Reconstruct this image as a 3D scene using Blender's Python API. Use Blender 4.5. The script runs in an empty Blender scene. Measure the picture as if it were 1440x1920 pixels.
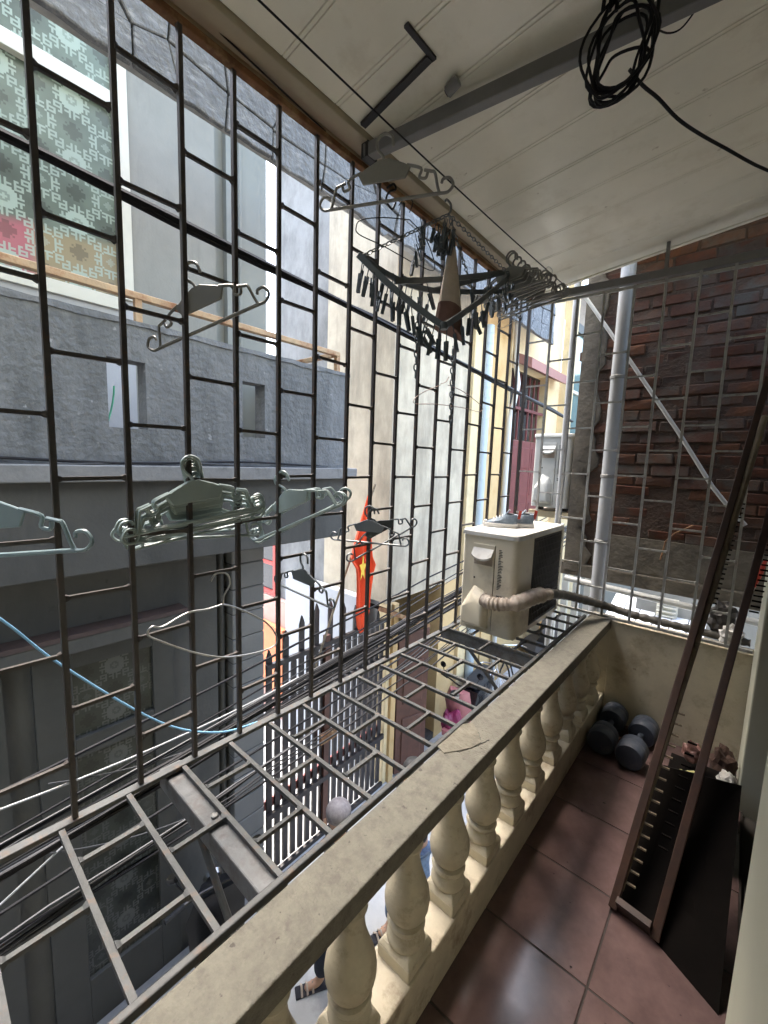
import bpy, bmesh, math, random
from mathutils import Vector, Matrix

random.seed(7)
S = bpy.context.scene
COL = S.collection
rad = math.radians

# ------------------------------------------------------------------ camera
RT = Vector((0.75424822, 0.6557337, 0.0335103))
DN = Vector((0.10454488, -0.0695522, -0.99208511))
FW = Vector((-0.64821292, 0.75178176, -0.12101322))
EYE = Vector((0, 0, 1.5))
F = 782.24
cam = bpy.data.cameras.new('camera')
cam.sensor_fit = 'VERTICAL'
cam.sensor_height = 36
cam.lens = F / 1920 * 36
cam.clip_start = 0.01
cam.clip_end = 300
camo = bpy.data.objects.new('camera', cam)
COL.objects.link(camo)
camo.matrix_world = Matrix.Translation(EYE) @ Matrix((
    (RT.x, -DN.x, -FW.x), (RT.y, -DN.y, -FW.y), (RT.z, -DN.z, -FW.z))).to_4x4()
S.camera = camo

# ------------------------------------------------------------------ light
SUN_EL, SUN_AZ = 64, -72      # azimuth measured from +Y towards +X
wd = bpy.data.worlds.new('World')
S.world = wd
wd.use_nodes = True
nt = wd.node_tree
bg = nt.nodes['Background']
sky = nt.nodes.new('ShaderNodeTexSky')
sky.sky_type = 'NISHITA'
sky.sun_disc = False
sky.sun_elevation = rad(SUN_EL)
sky.sun_rotation = rad(SUN_AZ)
sky.air_density = 1.3
sky.dust_density = 4.0
sky.ozone_density = 1.0
nt.links.new(sky.outputs[0], bg.inputs[0])
bg.inputs[1].default_value = 0.15
sl = bpy.data.lights.new('sun', 'SUN')
sl.energy = 1.0
sl.angle = rad(45)
sl.color = (1.0, 0.95, 0.86)
so = bpy.data.objects.new('sun', sl)
COL.objects.link(so)
sd = Vector((math.sin(rad(SUN_AZ)) * math.cos(rad(SUN_EL)), math.cos(rad(SUN_AZ)) * math.cos(rad(SUN_EL)), math.sin(rad(SUN_EL))))
so.rotation_euler = sd.to_track_quat('Z', 'Y').to_euler()
so.location = (3, 3, 12)
S.view_settings.view_transform = 'Standard'
S.view_settings.look = 'None'
S.view_settings.exposure = 3.4
S.view_settings.gamma = 1
S.view_settings.use_curve_mapping = False
S.cycles.use_denoising = True
S.cycles.max_bounces = 10
S.cycles.diffuse_bounces = 7
S.cycles.glossy_bounces = 4
S.cycles.sample_clamp_indirect = 6
S.cycles.caustics_reflective = False
S.cycles.caustics_refractive = False

# ------------------------------------------------------------------ helpers
def _ray(x, y):
    return RT * (x - 720) + DN * (y - 960) + FW * F
def PX(x, y, X): d = _ray(x, y); return EYE + d * (X / d.x)
def PY(x, y, Y): d = _ray(x, y); return EYE + d * (Y / d.y)
def PZ(x, y, Z): d = _ray(x, y); return EYE + d * ((Z - 1.5) / d.z)

def wloc(o):
    v = Vector((0, 0, 0))
    while o is not None:
        v += o.location
        o = o.parent
    return v

class MB:
    def __init__(s):
        s.v = []; s.f = []; s.sm = []
    def add(s, vs, fs, smooth=False):
        b = len(s.v)
        s.v += [Vector(v) for v in vs]
        s.f += [tuple(i + b for i in f) for f in fs]
        s.sm += [smooth] * len(fs)
        return s
    def box(s, x0, x1, y0, y1, z0, z1):
        return s.add([(x, y, z) for z in (z0, z1) for y in (y0, y1) for x in (x0, x1)],
                     [(0, 2, 3, 1), (4, 5, 7, 6), (0, 1, 5, 4), (2, 6, 7, 3), (0, 4, 6, 2), (1, 3, 7, 5)])
    def beam(s, p, q, w, h, up=(0, 0, 1), w2=None, h2=None):
        p = Vector(p); q = Vector(q); d = (q - p).normalized(); up = Vector(up)
        if abs(d.dot(up)) > .98: up = Vector((0, 1, 0))
        a = d.cross(up).normalized(); b = a.cross(d)
        w2 = w if w2 is None else w2; h2 = h if h2 is None else h2
        vs = [p + a * (w / 2 * i) + b * (h / 2 * j) for j in (-1, 1) for i in (-1, 1)]
        vs += [q + a * (w2 / 2 * i) + b * (h2 / 2 * j) for j in (-1, 1) for i in (-1, 1)]
        return s.add(vs, [(0, 2, 3, 1), (4, 5, 7, 6), (0, 1, 5, 4), (2, 6, 7, 3), (0, 4, 6, 2), (1, 3, 7, 5)])
    def tube(s, pts, r, n=6, closed=False, caps=True):
        pts = [Vector(p) for p in pts]
        m = len(pts)
        rs = r if isinstance(r, (list, tuple)) else [r] * m
        vs = []; prev = None
        for i, p in enumerate(pts):
            if closed: t = pts[(i + 1) % m] - pts[i - 1]
            else: t = pts[min(i + 1, m - 1)] - pts[max(i - 1, 0)]
            if t.length < 1e-9: t = Vector((0, 0, 1))
            t.normalize()
            if prev is None:
                a = t.orthogonal().normalized()
            else:
                a = prev - t * prev.dot(t)
                a = a.normalized() if a.length > 1e-6 else t.orthogonal().normalized()
            prev = a; b = t.cross(a)
            for k in range(n):
                an = 2 * math.pi * k / n
                vs.append(p + (a * math.cos(an) + b * math.sin(an)) * rs[i])
        fs = []
        for i in range(m if closed else m - 1):
            j = (i + 1) % m
            for k in range(n):
                l = (k + 1) % n
                fs.append((i * n + k, i * n + l, j * n + l, j * n + k))
        s.add(vs, fs, True)
        if caps and not closed:
            b = len(s.v) - len(vs)
            s.f.append(tuple(b + k for k in reversed(range(n)))); s.sm.append(False)
            s.f.append(tuple(b + (m - 1) * n + k for k in range(n))); s.sm.append(False)
        return s
    def lathe(s, prof, c=(0, 0, 0), n=20, M=None):
        c = Vector(c); vs = []
        for r, z in prof:
            for k in range(n):
                an = 2 * math.pi * k / n
                v = Vector((r * math.cos(an), r * math.sin(an), z))
                vs.append(c + (M @ v if M is not None else v))
        m = len(prof)
        fs = [(i * n + k, i * n + (k + 1) % n, (i + 1) * n + (k + 1) % n, (i + 1) * n + k) for i in range(m - 1) for k in range(n)]
        fs.append(tuple(reversed(range(n)))); fs.append(tuple((m - 1) * n + k for k in range(n)))
        s.add(vs, fs, True)
        return s
    def prism(s, pts, ext, smooth=False):
        pts = [Vector(p) for p in pts]; e = Vector(ext); n = len(pts)
        fs = [tuple(range(n)), tuple(reversed(range(n, 2 * n)))]
        fs += [(i, i + n, (i + 1) % n + n, (i + 1) % n) for i in range(n)]
        return s.add(pts + [p + e for p in pts], fs, smooth)
    def loft(s, rings, caps=True, closed_ring=True):
        n = len(rings[0]); vs = [v for r in rings for v in r]
        kk = n if closed_ring else n - 1
        fs = [(i * n + k, i * n + (k + 1) % n, (i + 1) * n + (k + 1) % n, (i + 1) * n + k) for i in range(len(rings) - 1) for k in range(kk)]
        if caps and closed_ring:
            fs.append(tuple(reversed(range(n)))); fs.append(tuple((len(rings) - 1) * n + k for k in range(n)))
        return s.add(vs, fs, True)
    def mesh(s, name, off=None):
        me = bpy.data.meshes.new(name)
        vs = s.v if off is None else [v - off for v in s.v]
        me.from_pydata([tuple(v) for v in vs], [], s.f)
        bm = bmesh.new(); bm.from_mesh(me)
        bmesh.ops.recalc_face_normals(bm, faces=bm.faces)
        bm.to_mesh(me); bm.free()
        if any(s.sm):
            me.polygons.foreach_set('use_smooth', s.sm)
            me.set_sharp_from_angle(angle=rad(40))
        return me
    def build(s, name, m, parent=None, bevel=0, seg=2):
        me = s.mesh(name, wloc(parent) if parent else None)
        return put(name, me, m, parent, bevel=bevel, seg=seg)

def smooth(pts, n=6):
    pts = [Vector(p) for p in pts]; out = []
    for i in range(len(pts) - 1):
        p0, p1, p2, p3 = pts[max(i - 1, 0)], pts[i], pts[i + 1], pts[min(i + 2, len(pts) - 1)]
        for k in range(n):
            t = k / n
            out.append(.5 * ((2 * p1) + (-p0 + p2) * t + (2 * p0 - 5 * p1 + 4 * p2 - p3) * t * t + (-p0 + 3 * p1 - 3 * p2 + p3) * t ** 3))
    out.append(pts[-1]); return out
def put(name, me, m=None, parent=None, loc=None, rot=None, bevel=0, seg=2):
    o = bpy.data.objects.new(name, me)
    COL.objects.link(o)
    if m is not None and not me.materials: me.materials.append(m)
    if parent: o.parent = parent
    if loc is not None: o.location = loc
    if rot is not None: o.rotation_euler = rot
    if bevel:
        b = o.modifiers.new('bevel', 'BEVEL'); b.width = bevel; b.segments = seg
        b.limit_method = 'ANGLE'; b.angle_limit = rad(35)
    return o

def tag(o, label, cat, group=None, kind=None):
    o['label'] = label; o['category'] = cat
    if group: o['group'] = group
    if kind: o['kind'] = kind
    return o
def thing(name, label, cat, loc=(0, 0, 0), group=None):
    o = bpy.data.objects.new(name, None); COL.objects.link(o)
    o.empty_display_size = .05
    o.location = loc
    return tag(o, label, cat, group)
def struct(o, kind='structure'):
    o['kind'] = kind
    return o
def copy_tree(o, parent=None):
    c = o.copy(); COL.objects.link(c)
    if parent: c.parent = parent
    for ch in list(o.children): copy_tree(ch, c)
    return c

# ------------------------------------------------------------------ materials
def mat(name, col, rough=.7, var=.25, scale=6, bump=.15, bscale=60, col2=None, c2amt=.5, c2scale=3, metal=0, spec=.5,
        streak=0, bdist=.004, rnd=0, world=False, spots=None, rvar=0):
    m = bpy.data.materials.new(name); m.use_nodes = True
    n = m.node_tree.nodes; l = m.node_tree.links
    b = n['Principled BSDF']
    b.inputs['Roughness'].default_value = rough
    b.inputs['Metallic'].default_value = metal
    b.inputs['Specular IOR Level'].default_value = spec
    tc = n.new('ShaderNodeTexCoord')
    nz = n.new('ShaderNodeTexNoise'); nz.inputs['Scale'].default_value = scale; nz.inputs['Detail'].default_value = 6
    nz.inputs['Roughness'].default_value = .65
    l.new(tc.outputs['Object'], nz.inputs['Vector'])
    mp = n.new('ShaderNodeMapRange')
    mp.inputs[1].default_value = .3; mp.inputs[2].default_value = .7
    mp.inputs[3].default_value = 1 - var; mp.inputs[4].default_value = 1 + var
    l.new(nz.outputs[0], mp.inputs[0])
    mx = n.new('ShaderNodeMix'); mx.data_type = 'RGBA'; mx.blend_type = 'MULTIPLY'
    mx.inputs[0].default_value = 1
    mx.inputs[6].default_value = (*col, 1)
    l.new(mp.outputs[0], mx.inputs[7])
    out = mx.outputs[2]
    if col2:
        n2 = n.new('ShaderNodeTexNoise'); n2.inputs['Scale'].default_value = c2scale; n2.inputs['Detail'].default_value = 9
        n2.inputs['Roughness'].default_value = .7
        if streak:
            mpg = n.new('ShaderNodeMapping'); mpg.inputs['Scale'].default_value = (1, 1, streak)
            l.new(tc.outputs['Object'] if not world else n.new('ShaderNodeNewGeometry').outputs['Position'], mpg.inputs[0]); l.new(mpg.outputs[0], n2.inputs['Vector'])
        elif world:
            l.new(n.new('ShaderNodeNewGeometry').outputs['Position'], n2.inputs['Vector'])
        else:
            l.new(tc.outputs['Object'], n2.inputs['Vector'])
        r2 = n.new('ShaderNodeMapRange'); r2.inputs[1].default_value = .62 - c2amt * .3; r2.inputs[2].default_value = .78 - c2amt * .25
        l.new(n2.outputs[0], r2.inputs[0])
        m2 = n.new('ShaderNodeMix'); m2.data_type = 'RGBA'
        l.new(r2.outputs[0], m2.inputs[0]); l.new(out, m2.inputs[6]); m2.inputs[7].default_value = (*col2, 1)
        out = m2.outputs[2]
    if spots:
        sc_, ssc, sth = spots
        n4 = n.new('ShaderNodeTexNoise'); n4.inputs['Scale'].default_value = ssc; n4.inputs['Detail'].default_value = 3
        l.new(n.new('ShaderNodeNewGeometry').outputs['Position'], n4.inputs['Vector'])
        r4 = n.new('ShaderNodeMapRange'); r4.inputs[1].default_value = sth; r4.inputs[2].default_value = sth + .05
        l.new(n4.outputs[0], r4.inputs[0])
        m4 = n.new('ShaderNodeMix'); m4.data_type = 'RGBA'; l.new(r4.outputs[0], m4.inputs[0]); l.new(out, m4.inputs[6]); m4.inputs[7].default_value = (*sc_, 1)
        out = m4.outputs[2]
    if rvar:
        n5 = n.new('ShaderNodeTexNoise'); n5.inputs['Scale'].default_value = 7; n5.inputs['Detail'].default_value = 7
        l.new(n.new('ShaderNodeNewGeometry').outputs['Position'], n5.inputs['Vector'])
        r5 = n.new('ShaderNodeMapRange'); r5.inputs[1].default_value = .35; r5.inputs[2].default_value = .7
        r5.inputs[3].default_value = max(.03, rough - rvar * .4); r5.inputs[4].default_value = rough + rvar
        l.new(n5.outputs[0], r5.inputs[0]); l.new(r5.outputs[0], b.inputs['Roughness'])
    if rnd:
        oi = n.new('ShaderNodeObjectInfo'); r3 = n.new('ShaderNodeMapRange'); r3.inputs[3].default_value = 1 - rnd; r3.inputs[4].default_value = 1 + rnd
        l.new(oi.outputs['Random'], r3.inputs[0])
        m3 = n.new('ShaderNodeMix'); m3.data_type = 'RGBA'; m3.blend_type = 'MULTIPLY'; m3.inputs[0].default_value = 1
        l.new(out, m3.inputs[6]); l.new(r3.outputs[0], m3.inputs[7]); out = m3.outputs[2]
    l.new(out, b.inputs['Base Color'])
    if bump:
        nb = n.new('ShaderNodeTexNoise'); nb.inputs['Scale'].default_value = bscale; nb.inputs['Detail'].default_value = 5
        l.new(tc.outputs['Object'], nb.inputs['Vector'])
        bp = n.new('ShaderNodeBump'); bp.inputs['Strength'].default_value = bump; bp.inputs['Distance'].default_value = bdist
        l.new(nb.outputs[0], bp.inputs['Height']); l.new(bp.outputs[0], b.inputs['Normal'])
    return m

M = {}
M['cream'] = mat('cream_paint', (.52, .465, .34), .65, .14, 5, .25, 90, (.30, .245, .16), .35, 4, spots=((.2, .15, .1), 24, .72))
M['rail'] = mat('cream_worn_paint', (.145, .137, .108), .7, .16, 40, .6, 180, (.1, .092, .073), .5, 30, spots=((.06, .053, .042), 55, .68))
M['balus'] = mat('cream_cast_concrete', (.5, .455, .345), .6, .14, 12, .3, 90, (.32, .27, .19), .3, 16, world=True, spots=((.19, .15, .1), 40, .75))
M['plinth'] = mat('plinth_paint', (.46, .415, .32), .65, .18, 8, .3, 100, (.2, .15, .1), .3, 7)
M['ceil'] = mat('ceiling_panel_cream', (.84, .81, .69), .34, .06, 3, .02, 30, (.72, .68, .55), .3, 5, world=True, spots=((.55, .5, .4), 22, .72), rvar=.1)
M['ceiltrim'] = mat('ceiling_trim', (.38, .33, .24), .5, .1, 5, .1, 40)
M['beam'] = mat('grey_painted_steel', (.17, .17, .17), .5, .15, 9, .1, 60)
M['dark'] = mat('black_rubber', (.015, .015, .016), .5, .2, 10, .05, 40)
M['cable'] = mat('black_cable', (.010, .010, .012), .58, .2, 10, 0, spec=.22)
M['cablegrey'] = mat('grey_cable', (.035, .038, .043), .55, .2, 10, 0)
M['cablewhite'] = mat('white_cable', (.28, .29, .29), .4, .1, 10, 0)
M['bar'] = mat('brown_grey_bar_paint', (.05, .043, .039), .42, .25, 14, .15, 120, (.1, .045, .02), .22, 22)
M['bargrey'] = mat('grey_bar_paint', (.058, .062, .063), .55, .22, 16, .2, 120, (.12, .07, .04), .3, 25)
M['barlight'] = mat('light_grey_bar_paint', (.21, .21, .2), .5, .2, 16, .15, 120, (.1, .06, .04), .2, 25)
M['endbar'] = mat('pale_end_bar_paint', (.34, .34, .32), .5, .2, 16, .15, 120, (.16, .1, .07), .2, 25)
M['bracket'] = mat('bracket_paint', (.095, .1, .105), .5, .25, 16, .25, 90, (.06, .05, .045), .45, 24)
M['rust'] = mat('rusty_rail', (.17, .075, .03), .8, .35, 16, .3, 90, (.36, .24, .12), .45, 10)
M['rustlight'] = mat('rusty_cream_rail', (.38, .27, .16), .75, .25, 12, .3, 90, (.2, .085, .035), .6, 6)
M['parapet'] = mat('grey_rough_render', (.13, .135, .14), .85, .18, 5, 1.0, 24, (.085, .09, .093), .5, 5, bdist=.014, streak=.22, spots=((.22, .225, .23), 16, .69))
M['ledge'] = mat('ledge_render', (.19, .19, .19), .85, .2, 6, .6, 40, (.12, .12, .12), .35, 6)
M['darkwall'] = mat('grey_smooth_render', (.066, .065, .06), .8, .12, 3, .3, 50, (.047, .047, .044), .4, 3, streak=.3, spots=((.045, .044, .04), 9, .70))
M['darkwood'] = mat('dark_grey_frame', (.04, .04, .036), .6, .15, 6, .1, 60)
M['stone'] = mat('slate_stone', (.085, .09, .098), .7, .3, 9, 1.0, 26, (.19, .196, .205), .35, 7, bdist=.02, streak=4, rnd=.22)
M['grout'] = mat('pale_grout', (.26, .26, .25), .9, .2, 10, .3, 60)
M['upwall'] = mat('pale_grey_wall', (.21, .21, .19), .75, .08, 3, .2, 50, (.165, .165, .148), .35, 3, streak=.25)
M['upwall2'] = mat('mid_grey_wall', (.2, .21, .195), .75, .06, 2, .1, 50)
M['white'] = mat('white_frame_paint', (.5, .49, .42), .5, .06, 4, .05, 60)
M['stain'] = mat('stained_beige_wall', (.42, .365, .275), .9, .15, 4, .4, 40, (.26, .225, .17), .55, 2.4, streak=.3)
M['greywall'] = mat('stained_grey_wall', (.19, .19, .185), .9, .12, 4, .4, 40, (.115, .115, .11), .5, 2.6, streak=.5)
M['ochre'] = mat('ochre_wall', (.5, .35, .17), .85, .12, 3, .3, 40, (.4, .25, .1), .4, 1.5)
M['creamwall'] = mat('pale_yellow_wall', (.58, .46, .27), .85, .1, 3, .3, 40, (.42, .35, .22), .35, 2)
M['bluepipe'] = mat('pale_blue_pipe', (.36, .42, .45), .4, .06, 4, 0)
M['reddoor'] = mat('red_door_paint', (.13, .035, .032), .5, .2, 6, .1, 40, (.16, .035, .03), .3, 8)
M['redledge'] = mat('red_ledge_paint', (.26, .12, .095), .7, .12, 5, .1, 40)
M['quoin'] = mat('quoin_render', (.15, .15, .145), .8, .1, 3, .3, 50)
M['pipe'] = mat('grey_pvc', (.34, .35, .36), .38, .06, 3, .02, 30, (.26, .26, .25), .25, 4)
M['conduit'] = mat('white_pvc', (.5, .5, .47), .4, .06, 3, 0)
M['concrete'] = mat('rough_concrete', (.13, .112, .085), .95, .25, 6, .6, 30, (.06, .052, .042), .4, 5, bdist=.012)
M['mortar'] = mat('grey_mortar', (.06, .036, .024), .95, .3, 9, 1.0, 50, (.06, .046, .035), .4, 7, bdist=.01)
BR = [mat('brick_a', (.075, .024, .010), .9, .4, 12, .9, 60, (.05, .037, .026), .5, 6, rnd=.2, world=True),
      mat('brick_b', (.055, .019, .009), .9, .4, 12, .9, 60, (.06, .05, .04), .5, 6, rnd=.2, world=True),
      mat('brick_c', (.085, .033, .014), .9, .4, 12, .9, 60, (.07, .04, .03), .5, 6, rnd=.2, world=True),
      mat('brick_d', (.075, .034, .018), .9, .4, 12, .9, 60, (.075, .064, .052), .6, 6, rnd=.2, world=True)]
M['ac'] = mat('ac_ivory', (.64, .58, .45), .45, .06, 3, .04, 60, (.36, .31, .23), .3, 3)
M['actop'] = mat('ac_lid', (.6, .59, .56), .45, .1, 6, .08, 60, (.42, .4, .36), .4, 14)
M['ac2'] = mat('ac_white', (.55, .55, .5), .45, .06, 3, .04, 60, (.42, .4, .34), .3, 3)
M['coil'] = mat('dark_condenser', (.03, .025, .02), .6, .2, 10, .2, 60)
M['wrap'] = mat('grey_pipe_wrap', (.33, .27, .22), .6, .3, 14, .5, 40, (.5, .44, .37), .4, 12)
M['wrapdark'] = mat('dark_pipe_wrap', (.07, .065, .055), .6, .3, 14, .4, 40)
M['tile'] = mat('red_brown_floor_tile', (.118, .076, .072), .16, .22, 9, .05, 25, (.112, .07, .065), .3, 4, spec=.8, rnd=.1, world=True, spots=((.03, .022, .02), 34, .71), rvar=.05)
M['tilegrout'] = mat('dark_tile_grout', (.035, .028, .024), .9, .2, 20, .2, 80)
M['ground'] = mat('alley_concrete', (.4, .405, .4), .9, .15, 2, .4, 30, (.28, .28, .27), .35, 2)
M['housewall'] = mat('pale_green_white_wall', (.5, .5, .4), .6, .05, 3, .05, 60)
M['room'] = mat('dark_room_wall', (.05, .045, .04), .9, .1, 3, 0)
M['wood'] = mat('red_brown_wood', (.036, .0145, .008), .6, .45, 14, .25, 40, (.018, .008, .006), .4, 8, streak=.15)
M['woodpale'] = mat('weathered_pole_wood', (.2, .16, .11), .75, .3, 16, .4, 50, (.1, .08, .05), .4, 14)
M['wooddark'] = mat('dark_wood_and_shadow', (.004, .003, .0025), .95, .3, 10, .1, 40, spec=.1)
M['hteal'] = mat('pale_teal_plastic', (.27, .33, .32), .3, .08, 8, 0)
M['hgrey'] = mat('olive_grey_plastic', (.13, .125, .1), .4, .08, 8, 0)
M['hlight'] = mat('pale_grey_plastic', (.2, .195, .175), .4, .08, 8, 0)
M['hdark'] = mat('slate_plastic', (.1, .115, .12), .35, .08, 8, 0)
M['hblue'] = mat('pale_blue_plastic', (.2, .27, .29), .3, .08, 8, 0)
M['steel'] = mat('thin_steel_wire', (.45, .45, .43), .3, .15, 20, 0, metal=.7)
M['copper'] = mat('rusty_wire', (.24, .15, .11), .5, .15, 20, 0)
M['clip'] = mat('dark_blue_grey_clip', (.06, .075, .085), .4, .3, 20, 0)
M['clothb'] = mat('beige_cloth', (.5, .42, .34), .95, .12, 20, .4, 150)
M['clothbrown'] = mat('brown_cloth', (.17, .095, .075), .95, .2, 20, .4, 150)
M['flag'] = mat('red_flag_cloth', (.68, .07, .018), .85, .1, 8, .2, 60)
M['yellow'] = mat('yellow_star_cloth', (.75, .5, .06), .85, .08, 8, .1, 60)
M['gate'] = mat('dark_brown_gate_paint', (.016, .012, .012), .45, .2, 9, .1, 60)
M['gatewood'] = mat('red_brown_gate_board', (.075, .027, .015), .55, .25, 10, .15, 50)
M['pink'] = mat('pink_plaster', (.45, .27, .22), .85, .12, 4, .2, 50)
M['orange'] = mat('orange_plaster', (.6, .2, .09), .85, .12, 4, .2, 50)
M['whitewall'] = mat('white_plaster', (.36, .37, .39), .85, .06, 3, .2, 50)
M['blackpaint'] = mat('black_gloss_paint', (.012, .012, .013), .18, .2, 6, 0)
M['tyre'] = mat('tyre_rubber', (.02, .02, .02), .85, .2, 12, .2, 80)
M['chrome'] = mat('bright_metal', (.6, .6, .6), .2, .05, 8, 0, metal=1)
M['magenta'] = mat('magenta_plastic', (.2, .02, .07), .4, .15, 8, 0)
M['rose'] = mat('rose_pink_plastic', (.34, .12, .12), .45, .1, 8, 0)
M['bluestring'] = mat('blue_string', (.2, .42, .62), .6, .1, 20, 0)
M['dumb'] = mat('dusty_blue_grey_plastic', (.04, .05, .072), .6, .2, 8, .1, 60, (.1, .11, .125), .3, 5)
M['red'] = mat('red_plastic', (.5, .05, .03), .5, .1, 8, 0)
M['packet'] = mat('yellow_packet_foil', (.5, .46, .2), .35, .25, 20, .3, 40, (.2, .05, .02), .35, 26)
M['packetpink'] = mat('pink_packet', (.2, .1, .085), .5, .2, 14, .3, 40, (.1, .08, .08), .35, 22)
M['rag'] = mat('grey_white_rag', (.36, .35, .33), .95, .2, 12, .5, 60)
M['shoe'] = mat('blue_grey_mesh_fabric', (.16, .2, .24), .9, .25, 30, .3, 200, (.4, .41, .42), .4, 26)
M['sole'] = mat('white_rubber_sole', (.6, .58, .54), .6, .1, 12, .1, 60)
M['skin'] = mat('skin', (.4, .24, .16), .6, .1, 10, .05, 80)
M['hair'] = mat('grey_hair', (.2, .18, .18), .6, .3, 30, .2, 200)
M['hairblack'] = mat('black_hair', (.02, .018, .016), .6, .3, 60, .5, 200)
M['navy'] = mat('navy_trousers', (.012, .016, .03), .9, .2, 12, .3, 80)
M['jeans'] = mat('blue_denim', (.11, .17, .28), .9, .3, 20, .4, 120, (.06, .09, .16), .4, 9)
M['shirt'] = mat('dark_shirt', (.02, .02, .026), .9, .2, 12, .3, 80)
M['tin'] = mat('white_tin_sheet', (.6, .62, .65), .5, .08, 4, .1, 30)
M['teal'] = mat('teal_glass', (.11, .17, .165), .15, .12, 3, 0)
M['blackglass'] = mat('dark_glass', (.02, .02, .022), .1, .1, 5, 0)
M['junk'] = mat('dusty_mixed_scrap', (.12, .12, .12), .6, .5, 16, .4, 40, (.3, .32, .32), .3, 10)
M['ink'] = mat('dark_print', (.05, .05, .05), .6, 0, 5, 0)

import numpy as np
def film_tile():
    """one repeat of the frosted film: a filled rosette, an outlined rosette, hooks, links and two faint dark stars"""
    N = 32; L = np.zeros((N, N)); D = np.zeros((N, N))
    def put_(A, x, y_, v): A[y_ % N, x % N] = max(A[y_ % N, x % N], v)
    def body(dx, dy): return (abs(dx) <= 5 and abs(dy) <= 3) or (abs(dx) <= 3 and abs(dy) <= 5) or (abs(dx) <= 4 and abs(dy) <= 4)
    for cx, cy, full in ((8, 8, True), (24, 24, False)):
        for dx in range(-8, 9):
            for dy in range(-8, 9):
                if body(dx, dy):
                    edge = not all(body(dx + a, dy + b) for a, b in ((1, 0), (-1, 0), (0, 1), (0, -1)))
                    rr_ = math.hypot(dx, dy)
                    if full: put_(L, cx + dx, cy + dy, .45 if 1.2 < rr_ < 2.4 else .95)
                    else: put_(L, cx + dx, cy + dy, .85 if edge else (.4 if rr_ < 2.2 else 0))
        for sx in (-1, 1):
            for sy in (-1, 1):
                for px_, py_ in ((5, 5), (6, 5), (7, 5), (8, 5), (8, 6), (8, 7), (7, 7), (6, 7), (5, 6), (5, 7), (5, 8), (5, 9), (6, 9)):
                    put_(L, cx + sx * px_, cy + sy * py_, .8)
            for px_, py_ in ((1, 6), (1, 7), (2, 7), (3, 7), (1, 9), (1, 8), (6, 1), (7, 1), (7, 2), (7, 3), (8, 1)):
                for sy in (-1, 1): put_(L, cx + sx * px_, cy + sy * py_, .8)
    for cx, cy in ((24, 8), (8, 24)):
        for dx in range(-5, 6):
            for dy in range(-5, 6):
                if abs(dx) == abs(dy) and abs(dx) <= 3 or (abs(dx) <= 1 and abs(dy) <= 4) or (abs(dx) <= 4 and abs(dy) <= 1) or math.hypot(dx, dy) < 3:
                    put_(D, cx + dx, cy + dy, .75)
    K = 6
    L = np.kron(L, np.ones((K, K))); D = np.kron(D, np.ones((K, K)))
    im = bpy.data.images.new('film_print', N * K, N * K)
    px = np.ones((N * K, N * K, 4), dtype=np.float32); px[..., 0] = L; px[..., 1] = D; px[..., 2] = 0
    im.colorspace_settings.name = 'Non-Color'
    im.pixels.foreach_set(px.ravel()); im.update(); im.pack()
    return im
FILM = film_tile()
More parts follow.
